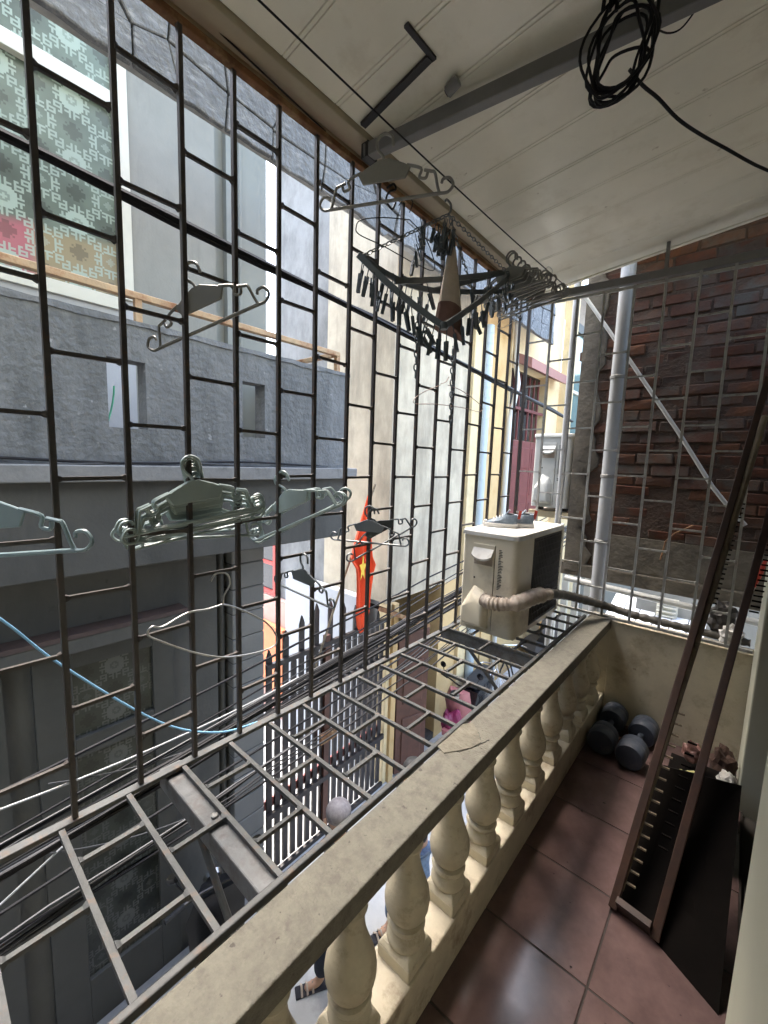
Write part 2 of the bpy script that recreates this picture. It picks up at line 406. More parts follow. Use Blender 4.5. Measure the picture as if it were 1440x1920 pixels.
def glass_pattern(name, base, light, tint=False, cell=.44):
    m = bpy.data.materials.new(name); m.use_nodes = True
    n = m.node_tree.nodes; l = m.node_tree.links; b = n['Principled BSDF']
    b.inputs['Roughness'].default_value = .3
    tc = n.new('ShaderNodeTexCoord'); sp = n.new('ShaderNodeSeparateXYZ'); l.new(tc.outputs['Object'], sp.inputs[0])
    def mth(op, a, bb=None):
        k = n.new('ShaderNodeMath'); k.operation = op
        for i, v in enumerate((a, bb)):
            if v is None: continue
            if isinstance(v, (int, float)): k.inputs[i].default_value = v
            else: l.new(v, k.inputs[i])
        return k.outputs[0]
    cb = n.new('ShaderNodeCombineXYZ'); l.new(mth('DIVIDE', sp.outputs[1], cell), cb.inputs[0]); l.new(mth('DIVIDE', sp.outputs[2], cell), cb.inputs[1])
    ti = n.new('ShaderNodeTexImage'); ti.image = FILM; ti.extension = 'REPEAT'; l.new(cb.outputs[0], ti.inputs[0])
    sc = n.new('ShaderNodeSeparateColor'); l.new(ti.outputs[0], sc.inputs[0])
    nz = n.new('ShaderNodeTexNoise'); nz.inputs['Scale'].default_value = 2.2; nz.inputs['Detail'].default_value = 3; l.new(tc.outputs['Object'], nz.inputs[0])
    bc0 = n.new('ShaderNodeMix'); bc0.data_type = 'RGBA'; bc0.inputs[6].default_value = (base[0] * .55, base[1] * .6, base[2] * .55, 1); bc0.inputs[7].default_value = (base[0] * 1.3, base[1] * 1.4, base[2] * 1.3, 1)
    mr0 = n.new('ShaderNodeMapRange'); mr0.inputs[1].default_value = .35; mr0.inputs[2].default_value = .65; l.new(nz.outputs[0], mr0.inputs[0]); l.new(mr0.outputs[0], bc0.inputs[0])
    src = bc0.outputs[2]
    if tint:
        ramp = n.new('ShaderNodeMapRange'); ramp.inputs[1].default_value = .96; ramp.inputs[2].default_value = .88
        l.new(mth('ADD', sp.outputs[2], mth('ADD', mth('MULTIPLY', nz.outputs[0], .2), mth('MULTIPLY', sp.outputs[1], -.12))), ramp.inputs[0])
        hue = n.new('ShaderNodeMapRange'); hue.inputs[1].default_value = .27; hue.inputs[2].default_value = .36
        l.new(mth('ADD', sp.outputs[1], mth('MULTIPLY', nz.outputs[0], .12)), hue.inputs[0])
        hc = n.new('ShaderNodeMix'); hc.data_type = 'RGBA'; hc.inputs[6].default_value = (.27, .065, .09, 1); hc.inputs[7].default_value = (.19, .15, .08, 1)
        l.new(hue.outputs[0], hc.inputs[0])
        t2 = n.new('ShaderNodeMix'); t2.data_type = 'RGBA'; l.new(ramp.outputs[0], t2.inputs[0]); l.new(src, t2.inputs[6]); l.new(hc.outputs[2], t2.inputs[7])
        src = t2.outputs[2]
    dk = n.new('ShaderNodeMix'); dk.data_type = 'RGBA'; dk.blend_type = 'MULTIPLY'; dk.inputs[7].default_value = (.4, .4, .4, 1)
    l.new(sc.outputs[1], dk.inputs[0]); l.new(src, dk.inputs[6])
    fm = n.new('ShaderNodeMix'); fm.data_type = 'RGBA'; l.new(sc.outputs[0], fm.inputs[0]); l.new(dk.outputs[2], fm.inputs[6]); fm.inputs[7].default_value = (*light, 1)
    l.new(fm.outputs[2], b.inputs['Base Color'])
    return m
M['film'] = glass_pattern('green_frosted_film_glass', (.085, .105, .09), (.25, .315, .268), True)
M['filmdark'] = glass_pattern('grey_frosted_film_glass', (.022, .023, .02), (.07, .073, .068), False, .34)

# ------------------------------------------------------------------ ground, floor
struct(MB().box(-60, 60, -60, 60, -3.0, -2.8).build('alley_ground', M['ground']))
struct(MB().box(-3.2, -3.14, -2.5, 2.05, -2.8, -2.68).build('kerb', M['ledge'], bevel=.01))
fl = struct(MB().box(-.56, .14, -1.6, 2.72, -.14, -.003).build('floor', M['tilegrout']))
tm = []
for k in range(5):
    t = MB().box(-.1635, .1635, -.1635, .1635, -.006, random.uniform(-.0006, .0006))
    tm.append(t.mesh('floor_tile'))
for ix in range(2):
    for iy in range(-8, 5):
        me = tm[(ix * 3 + iy) % 5]
        put('floor_tile', me, M['tile'], fl, (-.3635 + ix * .333, 1.3705 + iy * .333, 0), (random.uniform(-.0012, .0012), random.uniform(-.0012, .0012), 0), bevel=.0012, seg=1)

# ------------------------------------------------------------------ balustrade
bal = thing('balustrade', 'cream concrete balustrade with turned balusters along the open side of the balcony', 'balustrade', (-.58, .9, 0))
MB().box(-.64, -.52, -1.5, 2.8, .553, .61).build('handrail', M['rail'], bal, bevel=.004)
MB().box(-.65, -.52, -1.5, 2.7, -.12, .15).build('plinth', M['plinth'], bal, bevel=.006)
prof = [(.050, .055), (.053, .062), (.050, .074), (.043, .088), (.039, .095), (.049, .101), (.053, .109), (.050, .117), (.040, .122), (.042, .128),
        (.053, .140), (.060, .160), (.062, .180), (.059, .203), (.051, .226), (.042, .250), (.034, .276), (.030, .302), (.029, .328), (.034, .334), (.037, .342), (.034, .350), (.029, .354), (.029, .374), (.036, .385), (.043, .39), (.043, .403)]
bb = MB().lathe(prof, n=22)
bb2 = MB().box(-.054, .054, -.054, .054, 0, .036)
bb3 = MB().loft([[(x * a, y * a, z) for x, y in ((-1, -1), (1, -1), (1, 1), (-1, 1))] for a, z in ((.054, .036), (.046, .05), (.036, .058))])
mbal = bb.mesh('baluster'); mbase = MB(); mbase.add(bb2.v, bb2.f); mbase.add(bb3.v, bb3.f)
mbase = mbase.mesh('base_block')
y = .177 - .2155 * 7
while y < 2.62:
    b = put('baluster', mbal, M['balus'], bal, Vector((-.58, y, .15)) - bal.location)
    put('base_block', mbase, M['balus'], b, (0, 0, 0), bevel=.003)
    y += .2155
# the cracked patch on the handrail
pc = [PZ(x, yy, .6115) for x, yy in ((832, 1412), (820, 1400), (838, 1385), (868, 1358), (886, 1356), (895, 1370), (902, 1392), (885, 1402), (858, 1408))]
MB().prism(pc, (0, 0, .0012)).build('plaster_patch', mat('repair_plaster', (.165, .152, .118), .9, .3, 30, .8, 120), bal)
for pts in ([(832, 1413), (850, 1407), (862, 1409), (884, 1401), (901, 1394), (899, 1378), (890, 1366), (885, 1357), (872, 1352)], [(870, 1372), (884, 1376), (893, 1374)], [(903, 1394), (915, 1388)]):
    MB().tube([p_ + Vector((random.uniform(-.0025, .0025), random.uniform(-.0025, .0025), 0)) for p_ in smooth([PZ(x, yy, .6115) for x, yy in pts], 5)], .0008, 4).build('crack', M['dark'], bal)

# end wall of the balcony
ew = thing('balcony_end_wall', 'low cream plastered wall closing the far end of the balcony', 'wall', (-.2, 2.75, 0))
MB().box(-.519, .2, 2.70, 2.80, -.14, .607).build('wall_face', M['cream'], ew, bevel=.004)
MB().box(-.635, -.5195, 2.702, 2.798, -.14, .5525).build('corner_pier', M['cream'], ew)

# house wall on the right, with the doorway
hw = thing('house_wall', 'pale painted house wall at the right edge with a dark doorway', 'wall', (.15, .5, 0))
MB().box(.10, .24, -1.6, 1.25, -.14, 2.9).build('near_pier', M['housewall'], hw, bevel=.006)
MB().box(.115, .24, 2.36, 2.699, -.14, 2.9).build('far_pier', M['housewall'], hw, bevel=.006)
MB().box(.118, .24, 1.25, 2.36, 2.15, 2.9).build('lintel', M['housewall'], hw)
MB().box(-.2, .26, -3, 2.6, 3.0, 8).build('upper_storey', M['housewall'], hw)
MB().box(-.64, .3, -3.4, 3.0, -2.8, -.141).build('lower_storey', M['housewall'], hw)
MB().box(-.9, 1.6, 2.82, 3.6, 3.06, 3.25).build('floor_slab', M['concrete'], hw)
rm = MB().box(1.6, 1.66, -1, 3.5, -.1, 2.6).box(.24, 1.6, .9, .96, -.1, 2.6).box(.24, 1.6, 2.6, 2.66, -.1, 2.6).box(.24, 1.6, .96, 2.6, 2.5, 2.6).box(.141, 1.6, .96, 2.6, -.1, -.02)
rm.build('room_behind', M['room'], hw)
bw = thing('balcony_back_wall', 'plain cream wall closing the balcony behind the viewer', 'wall', (-.2, -1.6, 0))
MB().box(-.66, .1, -1.72, -1.605, -.14, 2.6).build('wall_face', M['cream'], bw)

hb = thing('light_blocking_house', 'plain unseen house added to block light at the near end of the alley', 'house', (-2, -3.6, -2.8))  # unseen, added to keep light from entering behind the camera
MB().box(-5, -.7, -3.9, -3.45, -2.8, 6).build('wall_face', M['darkwall'], hb)
# ------------------------------------------------------------------ roof of the balcony
SL = .115
def rz(x): return 2.60 + (x + 1.17) * SL
roof = thing('balcony_roof', 'cream panelled sheet roof sloping over the balcony', 'roof', (-.5, .8, 2.66))
for i in range(-11, 10):
    y0 = .776 + i * .2 + .014
    y1 = y0 + .2 - .016
    for a, bb_, nm in ((y0, y1, 'roof_panel'), (y1 + .002, y1 + .014, 'joint_strip')):
        MB().add([(x, yy, rz(x) + dz) for dz in (0, .05) for yy in (a, bb_) for x in (-1.1, .3)],
                 [(0, 2, 3, 1), (4, 5, 7, 6), (0, 1, 5, 4), (2, 6, 7, 3), (0, 4, 6, 2), (1, 3, 7, 5)]).build(nm, M['ceil'], roof, bevel=.0015, seg=1)
yA, yB = -1.6, 2.79
MB().add([(x, yy, rz(x) + dz) for dz in (.052, .06) for yy in (yA, yB) for x in (-1.17, .3)],
         [(0, 2, 3, 1), (4, 5, 7, 6), (0, 1, 5, 4), (2, 6, 7, 3), (0, 4, 6, 2), (1, 3, 7, 5)]).build('top_sheet', M['ceiltrim'], roof)
MB().box(-1.175, -1.102, yA, yB, 2.588, 2.655).build('eave_trim', M['ceiltrim'], roof, bevel=.003)
MB().box(-1.18, -1.1755, yA, yB, 2.575, 2.665).build('eave_flashing', M['ceiltrim'], roof)
MB().add([(x, yy, rz(x) + dz) for dz in (-.006, .055) for yy in (2.777, 2.80) for x in (-1.1, .3)],
         [(0, 2, 3, 1), (4, 5, 7, 6), (0, 1, 5, 4), (2, 6, 7, 3), (0, 4, 6, 2), (1, 3, 7, 5)]).build('end_trim', M['ceil'], roof)

bm_ = thing('roof_beam', 'grey square steel beam crossing under the cream roof', 'beam', (-.5, 1.2, 2.6))
pA_, pB_ = Vector((-1.125, 1.14, 2.562)), Vector((.115, 1.46, 2.705))
MB().beam(pA_, pB_, .036, .045).build('beam_tube', M['beam'], bm_, bevel=.004)
MB().box(-1.13, -1.10, 1.125, 1.175, 2.54, 2.59).build('end_bracket', M['dark'], bm_)
st = thing('panel_step_shadow', 'black strip put in for the shadow at the roof panel step beside the steel beam', 'strip', (-.9, 1.1, 2.6))  # dark strips model the shadow where one roof panel overlaps the next
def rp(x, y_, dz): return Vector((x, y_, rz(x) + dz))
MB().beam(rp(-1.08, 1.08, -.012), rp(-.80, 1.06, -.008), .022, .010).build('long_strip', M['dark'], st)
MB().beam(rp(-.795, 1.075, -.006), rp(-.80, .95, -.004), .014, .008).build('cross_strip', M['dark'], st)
lf = thing('ceiling_pipe_stub', 'short dark pipe stub fixed above the grey roof beam', 'pipe fitting', (-.82, 1.18, 2.6))
MB().lathe([(.014, -.02), (.016, -.018), (.016, .02), (.012, .022)], rp(-.79, 1.165, -.022), 14, Matrix.Rotation(rad(70), 3, 'Y')).build('stub', M['beam'], lf)
MB().lathe([(.0101, -.023), (.0101, -.021)], rp(-.79, 1.165, -.022), 14, Matrix.Rotation(rad(70), 3, 'Y')).build('bore', M['dark'], lf)

# cable coil on the beam
coil = thing('cable_coil', 'coil of black cable hanging from the grey roof beam', 'cable', (-.32, 1.15, 2.6))
def loop(cx, cz, rx, rz_, ph, yo, n=30, a0=0, a1=2 * math.pi):
    cz -= .05
    return [Vector((cx + rx * math.cos(a0 + (a1 - a0) * i / n + ph) + .01 * math.sin(3 * i / n * 6.28), 1.19 + yo + .012 * math.sin(i / n * 6.28 + ph), cz + rz_ * math.sin(a0 + (a1 - a0) * i / n + ph))) for i in range(n + (0 if a1 - a0 > 6.2 else 1))]
for k, (cx, cz, rx, rz_, ph, yo) in enumerate(((-.325, 2.55, .07, .125, 2.6, .005), (-.342, 2.53, .06, .112, 3.1, -.006), (-.335, 2.555, .072, .11, .2, 0), (-.33, 2.56, .066, .10, .7, .012), (-.34, 2.55, .078, .118, 1.2, -.01), (-.328, 2.545, .06, .105, 1.9, .02), (-.345, 2.535, .062, .1, .4, .024), (-.335, 2.49, .055, .06, 0, .01), (-.325, 2.53, .048, .09, 2.2, -.012))):
    MB().tube(loop(cx, cz, rx, rz_, ph, yo), .0036, 6, True).build('cable_loop', M['cable'], coil)
ctop = MB()
for k in range(5):
    a = Vector((-.375 + k * .012, 1.17 + .01 * (k % 3), 2.63))
    ctop.tube([a + Vector((0, 0, -.05)), a + Vector((.004, 0, .02)), a + Vector((-.012, -.03, .07))], .005, 6)
ctop.build('cable_bundle', M['cable'], coil)
MB().tube([Vector((-.36, 1.165, 2.655)), Vector((-.33, 1.12, 2.66)), Vector((-.29, 1.13, 2.655)), Vector((-.285, 1.19, 2.6))], .012, 7).build('cable_knot', M['dark'], coil)
tag(MB().tube(smooth([PZ(1180, 130, 2.56), PZ(1205, 160, 2.54), PZ(1235, 185, 2.52), PZ(1270, 222, 2.5), PZ(1310, 250, 2.5), PZ(1360, 278, 2.5), PZ(1440, 320, 2.5), (.11, 2.25, 2.52)], 4), .0045, 7).build('cable', M['cable']), 'single black cable running from the hanging coil to the house wall', 'cable')
tag(MB().tube(smooth([PZ(1225, 50, 2.62), PZ(1250, 62, 2.66), PZ(1275, 55, 2.67), PZ(1300, 25, 2.68), PZ(1318, -10, 2.69)], 4), .0022, 6).build('cable', M['cable']), 'short thin black cable looping from the coil along the ceiling', 'cable')

# ------------------------------------------------------------------ security grilles
GX = -1.155
NB = [(i, .22 + .147 * i) for i in range(-6, 17)]
ZB, ZT = .61, 2.53
fg = thing('front_grille', 'tall brown welded bar grille standing between balcony and alley', 'grille', (GX, 1, ZB))
vb = MB().box(-.0065, .0065, -.0058, .0058, ZB, ZT).mesh('vertical_bar')
def welded(a0, a1, w, ax):
    prof_ = [(a0, w * 1.75), (a0 + .004, w * 1.5), (a0 + .009, w), (a1 - .009, w), (a1 - .004, w * 1.5), (a1, w * 1.75)]
    q = [(-1, -1), (1, -1), (1, 1), (-1, 1)]
    b = MB().loft([[(x * h, t, z * h) if ax == 'y' else (t, x * h, z * h) for x, z in q] for t, h in prof_])
    b.sm = [False] * len(b.f)
    return b
cbm = welded(.0055, .1405, .0045, 'y').mesh('cross_bar')
for i, yb in NB:
    put('vertical_bar', vb, M['bar'], fg, (0, yb - 1, -ZB), (random.uniform(-.0018, .0018), random.uniform(-.0018, .0018), random.uniform(-.06, .06)))
    if i == 16: continue
    zz = (2.258 if i % 2 == 0 else 2.395) + random.uniform(-.006, .006)
    while zz > ZB + .08:
        put('cross_bar', cbm, M['bar'], fg, (0, yb - 1, zz - ZB), (random.uniform(-.02, .02), random.uniform(-.6, .6) * 0, 0))
        zz -= .274
MB().box(GX - .012, GX + .012, -.75, 2.68, ZT, ZT + .02).build('top_rail', M['rust'], fg, bevel=.003)
MB().box(GX - .013, GX + .013, -.75, 2.68, ZB - .014, ZB).build('bottom_rail', M['bargrey'], fg, bevel=.003)

gr = thing('floor_grate', 'grey welded bar shelf of the grille outside the handrail', 'grate', (-.9, 1, .6))
gb = MB().box(GX + .013, -.668, -.006, .006, -.006, .006).mesh('long_bar')
sb = welded(.006, .1375, .0052, 'y').mesh('short_bar')
k = 0
for i in range(-6, 18):
    yb = .19 + .1435 * i
    put('long_bar', gb, M['bargrey'], gr, (.9, yb - 1, .0), (random.uniform(-.05, .05), random.uniform(-.004, .004), 0))
    if i < 17:
        for xs in ((-1.02, -.78) if i % 2 == 0 else (-.9,)):
            put('short_bar', sb, M['bargrey'], gr, (xs + .9, yb - 1, 0), (0, random.uniform(-.1, .1), 0))
MB().box(-.668, -.652, -.75, 2.68, .592, .612).build('inner_rail', M['bargrey'], gr, bevel=.003)

eg = thing('end_grille', 'pale grey bar grille closing the far end in front of the brick wall', 'grille', (-.5, 2.69, .6))
ex = [GX + .145 * k for k in range(1, 9)]
evb = MB().box(-.006, .006, -.006, .006, .62, 2.50).mesh('vertical_bar')
ecb = welded(.004, .141, .0046, 'x').mesh('cross_bar')
put('vertical_bar', MB().box(-.009, .009, -.009, .009, .62, 2.50).mesh('vertical_bar'), M['bar'], eg, (GX + .5, .004, -.6))
for k, x in enumerate([GX] + ex):
    zt = 2.52 - (x - GX) * .03
    if k:
        put('vertical_bar', evb, M['endbar'], eg, (x + .5, 0.004, -.6), (0, random.uniform(-.002, .002), 0))
    if k == 8: continue
    zz = 2.28 - .13 * (k % 2)
    while zz > .7:
        put('cross_bar', ecb, M['endbar'], eg, (x + .5, .004, zz - .6))
        zz -= .272
MB().beam((GX, 2.694, 2.505), (.11, 2.694, 2.47), .014, .014).build('top_bar', M['endbar'], eg)
MB().beam((GX, 2.694, .625), (.11, 2.694, .625), .014, .014).build('bottom_bar', M['endbar'], eg)
eb = thing('end_beam', 'grey steel tube beam above the far end grille', 'beam', (-.5, 2.69, 2.5))
MB().beam((GX - .01, 2.70, 2.545), (.114, 2.70, 2.51), .04, .04).build('beam_tube', M['beam'], eb, bevel=.003)
MB().beam((-.435, 2.70, 2.55), (-.435, 2.70, 2.68), .016, .016).build('hanger_rod', M['beam'], eb)

# brackets under the grate
for (yy, lab) in ((.46, 'grey steel bracket tube under the near end of the bar shelf'), (1.93, 'grey steel bracket tube under the bar shelf beside the outdoor unit')):
    w_ = .03 if yy < 1 else .02
    br = thing('shelf_bracket', lab, 'bracket', (-.9, yy, .55), 'brackets carrying the bar shelf')
    MB().box(-1.2, -.66, yy - w_, yy + w_, .535, .59).build('arm_tube', M['bracket'], br, bevel=.004)
    MB().tube([(-1.05, yy - .005, .54), (-.66, yy - .005, .18)], .009, 8).build('strut', M['bargrey'], br)
    MB().lathe([(.009, 0), (.009, .006), (.004, .009)], (-.93, yy, .59), 8).build('bolt', M['barlight'], br)

# ------------------------------------------------------------------ left building across the alley
lb = thing('grey_house', 'grey rendered house across the alley with a solid balcony parapet and patterned windows', 'house', (-3.2, .8, -2.8))
X0 = -2.95
# parapet with two square holes
segs = [(-3, .845), (1.06, 1.735), (1.93, 2.85)]
pm = MB()
for a, b_ in segs: pm.box(X0 - .14, X0, a, b_, 1.42, 2.30)
for a, b_ in ((.845, 1.06), (1.735, 1.93)):
    pm.box(X0 - .14, X0, a, b_, 1.42, 1.65); pm.box(X0 - .14, X0, a, b_, 2.065, 2.30)
pm.box(-4.2, X0 - .14, 2.71, 2.85, 1.42, 2.30)
pm.build('parapet', M['parapet'], lb)
cp = MB(); n_ = 60; rings = []
for i in range(n_ + 1):
    yy = -3 + 5.86 * i / n_
    w1, w2, h = random.uniform(.004, .012), random.uniform(.004, .012), random.uniform(.008, .022)
    rings.append([(X0 + w1, yy, 2.30 - .02 - random.uniform(0, .012)), (X0 + w1 - .002, yy, 2.30 + h * .6), (X0 - .03, yy, 2.30 + h), (X0 - .12, yy, 2.30 + h), (X0 - .14 - w2, yy, 2.30 - .02)])
cp.loft(rings); cp.build('coping', M['parapet'], lb)
MB().box(-4.2, X0 + .06, -3, 2.93, 1.32, 1.42).build('ledge', M['ledge'], lb, bevel=.008)
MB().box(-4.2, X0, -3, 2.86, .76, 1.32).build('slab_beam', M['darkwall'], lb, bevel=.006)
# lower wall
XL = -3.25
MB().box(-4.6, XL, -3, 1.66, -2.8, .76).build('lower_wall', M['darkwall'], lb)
MB().box(-4.6, XL - .16, 1.66, 1.80, -2.8, .76).build('recess', M['darkwall'], lb)
MB().tube([(XL - .08, 1.73, -2.8), (XL - .08, 1.73, .76)], .035, 10).build('drain_pipe', M['darkwood'], lb)
for k in range(16):
    z0 = -2.8 + k * .225
    MB().box(-4.6, XL - (.0 if k % 2 else .002), 1.80, 2.115, z0, min(z0 + .217, .758)).build('quoin_block', M['quoin'], lb, bevel=.006, seg=1)
MB().box(-4.5, XL - .012, 1.805, 2.105, -2.8, .75).build('quoin_core', M['darkwood'], lb)
# door hood and frame with patterned panes
MB().box(XL, XL + .14, -.6, 1.35, .217, .315).build('door_hood', M['darkwall'], lb, bevel=.006)
MB().box(XL, XL + .145, -.6, 1.355, .316, .345).build('hood_cap', mat('maroon_grey_cap', (.06, .04, .038), .7, .2, 6, .1), lb)
dr = MB()
for y0, y1, z0, z1 in ((.44, .64, -2.75, .216), (1.13, 1.28, -2.75, .216), (.64, 1.13, .08, .216), (.64, 1.13, -.56, -.42), (.64, 1.13, -2.75, -2.3)):
    dr.box(XL, XL + .05, y0, y1, z0, z1)
dr.build('door_frame', M['darkwood'], lb, bevel=.004)
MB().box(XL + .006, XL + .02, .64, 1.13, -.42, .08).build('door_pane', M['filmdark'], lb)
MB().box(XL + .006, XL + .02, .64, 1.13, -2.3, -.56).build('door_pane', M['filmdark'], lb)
MB().box(XL, XL + .06, -.2, .30, -2.75, .16).build('side_panel', M['darkwood'], lb)
# upper wall and window
XU = -4.2
MB().box(XU - .2, XU, 1.43, 2.19, 1.42, 4.95).build('upper_wall', M['upwall'], lb)
MB().box(XU - .2, XU - .1, 2.19, 2.32, 1.42, 4.95).build('upper_recess', M['upwall2'], lb)
MB().box(XU - .2, XU - .02, 2.32, 2.78, 1.42, 4.95).build('upper_wall', M['upwall2'], lb)
MB().tube([(XU + .01, 2.45, 1.42), (XU + .01, 2.45, 4.9)], .018, 8).build('wall_pipe', M['upwall2'], lb)
MB().box(XU - .2, XU, -3, 1.43, 1.42, 2.80).build('sill_wall', M['whitewall'], lb)
wf = MB().box(XU - .08, XU + .03, 1.335, 1.43, 2.80, 4.95)
wf.box(XU - .08, XU + .03, -1.5, 1.335, 2.70, 2.80)
wf.box(XU - .08, XU + .03, -1.5, 1.335, 4.26, 4.37)
wf.box(XU - .08, XU + .03, -1.5, 1.335, 4.85, 4.95)
wf.box(XU - .08, XU + .03, .34, .40, 2.80, 4.85)
win = wf.build('window', M['white'], lb, bevel=.004)
for z0, z1, y0, y1 in ((2.80, 4.26, .40, 1.335), (4.37, 4.85, .40, 1.335), (2.80, 4.26, -1.5, .34), (4.37, 4.85, -1.5, .34)):
    o = MB().box(XU - .05, XU - .03, y0, y1, z0, z1)
    me = o.mesh('pane', Vector((XU, .5, 2.3)))
    p = put('pane', me, M['film'], win)
    p.location = Vector((XU, .5, 2.3)) - lb.location
MB().box(XU - .9, XU - .25, -3, 2.7, 1.42, 4.95).build('room_core', M['darkwood'], lb)
# upper storey: hanging fascia clad with slate pieces
fs = thing('stone_fascia', 'long fascia clad with irregular slate grey stone slabs above the house across the alley', 'fascia', (-2.95, 2, 3.7))
XF = -2.95
MB().box(XF - .12, XF - .03, -1.5, 8.1, 3.78, 4.40).build('backing', M['grout'], fs)
random.seed(11)
rows = [3.73, 3.97, 4.2, 4.42]
cols = [-1.4]
while cols[-1] < 7.9: cols.append(cols[-1] + random.uniform(.30, .46))
jit = {}
for r in range(len(rows)):
    for c in range(len(cols)):
        jit[(r, c)] = (cols[c] + random.uniform(-.09, .09), rows[r] + (random.uniform(-.05, .05) if r else random.uniform(-.02, .012)))
for r in range(len(rows) - 1):
    for c in range(len(cols) - 1):
        q = [jit[(r, c)], jit[(r, c + 1)], jit[(r + 1, c + 1)], jit[(r + 1, c)]]
        # break the straight edges
        pts = []
        for a in range(4):
            p0, p1 = q[a], q[(a + 1) % 4]
            pts.append(p0)
            if a == 0 and r == 0:
                for t in (.3, .62): pts.append((p0[0] + (p1[0] - p0[0]) * t, p0[1] + (p1[1] - p0[1]) * t + random.uniform(-.022, .014)))
        cy = sum(p[0] for p in pts) / len(pts); cz = sum(p[1] for p in pts) / len(pts)
        sh = []
        for p in pts:
            d = math.hypot(p[0] - cy, p[1] - cz); kf = 1 - random.uniform(.004, .011) / d
            sh.append((cy + (p[0] - cy) * kf, cz + (p[1] - cz) * kf))
        dx = random.uniform(0, .022)
        MB().prism([(XF - .03, a, b_) for a, b_ in sh], (.03 + dx, 0, random.uniform(-.004, .004))).build('stone_slab', M['stone'], fs, bevel=.006, seg=1)
# rusty railing on the parapet
rr = thing('rusty_railing', 'rusty cream handrail tube on short posts above the grey parapet', 'railing', (X0, 1, 2.3))
MB().box(X0 - .09, X0 - .04, -1.5, 2.77, 2.455, 2.495).build('top_tube', M['rustlight'], rr, bevel=.004)
MB().box(-4.15, X0 - .09, 2.73, 2.77, 2.455, 2.495).build('return_tube', M['rustlight'], rr, bevel=.004)
for yy in (-.6, 1.05, 2.75):
    MB().box(X0 - .085, X0 - .045, yy - .02, yy + .02, 2.3, 2.455).build('post', M['rustlight'], rr)
# little cables along the ledge
for k, (dz, lab) in enumerate(((.02, 'upper thin cable lying along the ledge of the grey parapet'), (.006, 'lower thin cable lying along the ledge of the grey parapet'))):
    pts = [(X0 + .03 + .012 * math.sin(i * 1.7 + k), -2 + i * .24, 1.425 + dz + .012 * math.sin(i * .9 + k * 2)) for i in range(20)]
    tag(MB().tube(pts, .008, 6).build('cable', M['cable'] if k == 0 else M['cablegrey']), lab, 'cable')
tag(MB().tube([(X0 - .1, .86 + .05 * math.sin(t * 1.5), 1.66 + t * .25) for t in (0, .2, .4, .6, .8, 1)], .006, 6).build('hose', mat('green_hose', (.08, .38, .25), .5)), 'thin green hose standing inside the left hole of the parapet', 'hose')

# ------------------------------------------------------------------ courtyard, gate, neighbouring walls
gw = thing('tall_grey_wall', 'tall stained grey plaster wall behind the gate', 'wall', (-4.4, 4, -2.8))
MB().box(-5.62, -3.302, 3.94, 4.1, -2.8, 7).build('wall_face', M['greywall'], gw)
tb = thing('beige_house', 'tall house with a stained beige side wall beyond the gate', 'house', (-3.5, 5, -2.8))
MB().box(-4.5, -3.3, 3.925, 5.7, -.3, 7).build('wall_face', M['stain'], tb)
MB().box(-4.5, -3.3, 5.2, 5.7, -2.8, -.3).build('base_wall', M['ochre'], tb)
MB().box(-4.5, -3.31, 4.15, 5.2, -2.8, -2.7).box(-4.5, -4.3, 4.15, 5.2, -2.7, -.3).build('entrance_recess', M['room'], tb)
MB().box(-3.42, -3.26, 3.93, 4.0, -2.8, -.31).build('gate_pillar', M['creamwall'], tb, bevel=.006)
MB().box(-3.40, -3.22, 4.002, 4.1, -2.8, -.31).build('gate_pillar', M['ochre'], tb, bevel=.006)
dl = MB().beam((-3.24, 4.13, -1.75), (-3.08, 4.60, -1.75), .05, 2.0).build('door_leaf', M['gatewood'], tb, bevel=.004)
for dz0, dz1 in ((-2.6, -1.95), (-1.75, -1.15)):
    a, b_ = Vector((-3.24, 4.13, 0)), Vector((-3.08, 4.60, 0)); d = b_ - a
    nrm = Vector((.03, -.012, 0))
    p0, p1 = a + d * .18 + nrm, a + d * .82 + nrm
    MB().beam(p0 + Vector((0, 0, (dz0 + dz1) / 2)), p1 + Vector((0, 0, (dz0 + dz1) / 2)), .02, dz1 - dz0).build('door_panel', M['gatewood'], dl, bevel=.012)
aw = thing('dark_awning', 'small dark awning sheet over the entrance beneath the cables', 'awning', (-3.1, 4.4, -.4))
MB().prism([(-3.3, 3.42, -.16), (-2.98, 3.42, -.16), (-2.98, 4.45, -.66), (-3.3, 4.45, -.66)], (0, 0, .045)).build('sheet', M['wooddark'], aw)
MB().beam((-2.97, 3.42, -.15), (-2.97, 4.45, -.65), .02, .05).build('edge_bar', M['rust'], aw)
rw = thing('red_window', 'red framed window on the wall behind the gate', 'window', (-5.8, 3.9, -.3))
MB().box(-5.68, -5.62, 3.86, 3.93, -.75, .35).box(-6.2, -5.68, 3.86, 3.93, -.75, -.68).box(-6.2, -5.68, 3.86, 3.93, -.25, -.2).build('frame', mat('red_window_paint', (.4, .04, .03), .5), rw)
MB().box(-6.3, -5.68, 3.895, 3.91, -.7, .35).build('pane', M['blackglass'], rw)
pk = thing('pink_wall', 'pink plastered yard wall behind the dark gate', 'wall', (-5.7, 3.7, -2.8))
MB().box(-6.6, -5.2, 3.84, 3.935, -2.8, -.78).build('wall_face', M['pink'], pk)
MB().box(-6.6, -5.25, 3.74, 3.835, -2.3, -1.2).build('orange_band', M['orange'], pk)
wh = thing('white_yard_wall', 'white plaster wall standing just behind the pickets of the gate', 'wall', (-4.3, 3.8, -2.8))
MB().box(-5.25, -3.6, 3.80, 3.93, -2.8, -.28).build('wall_face', M['whitewall'], wh, bevel=.006)

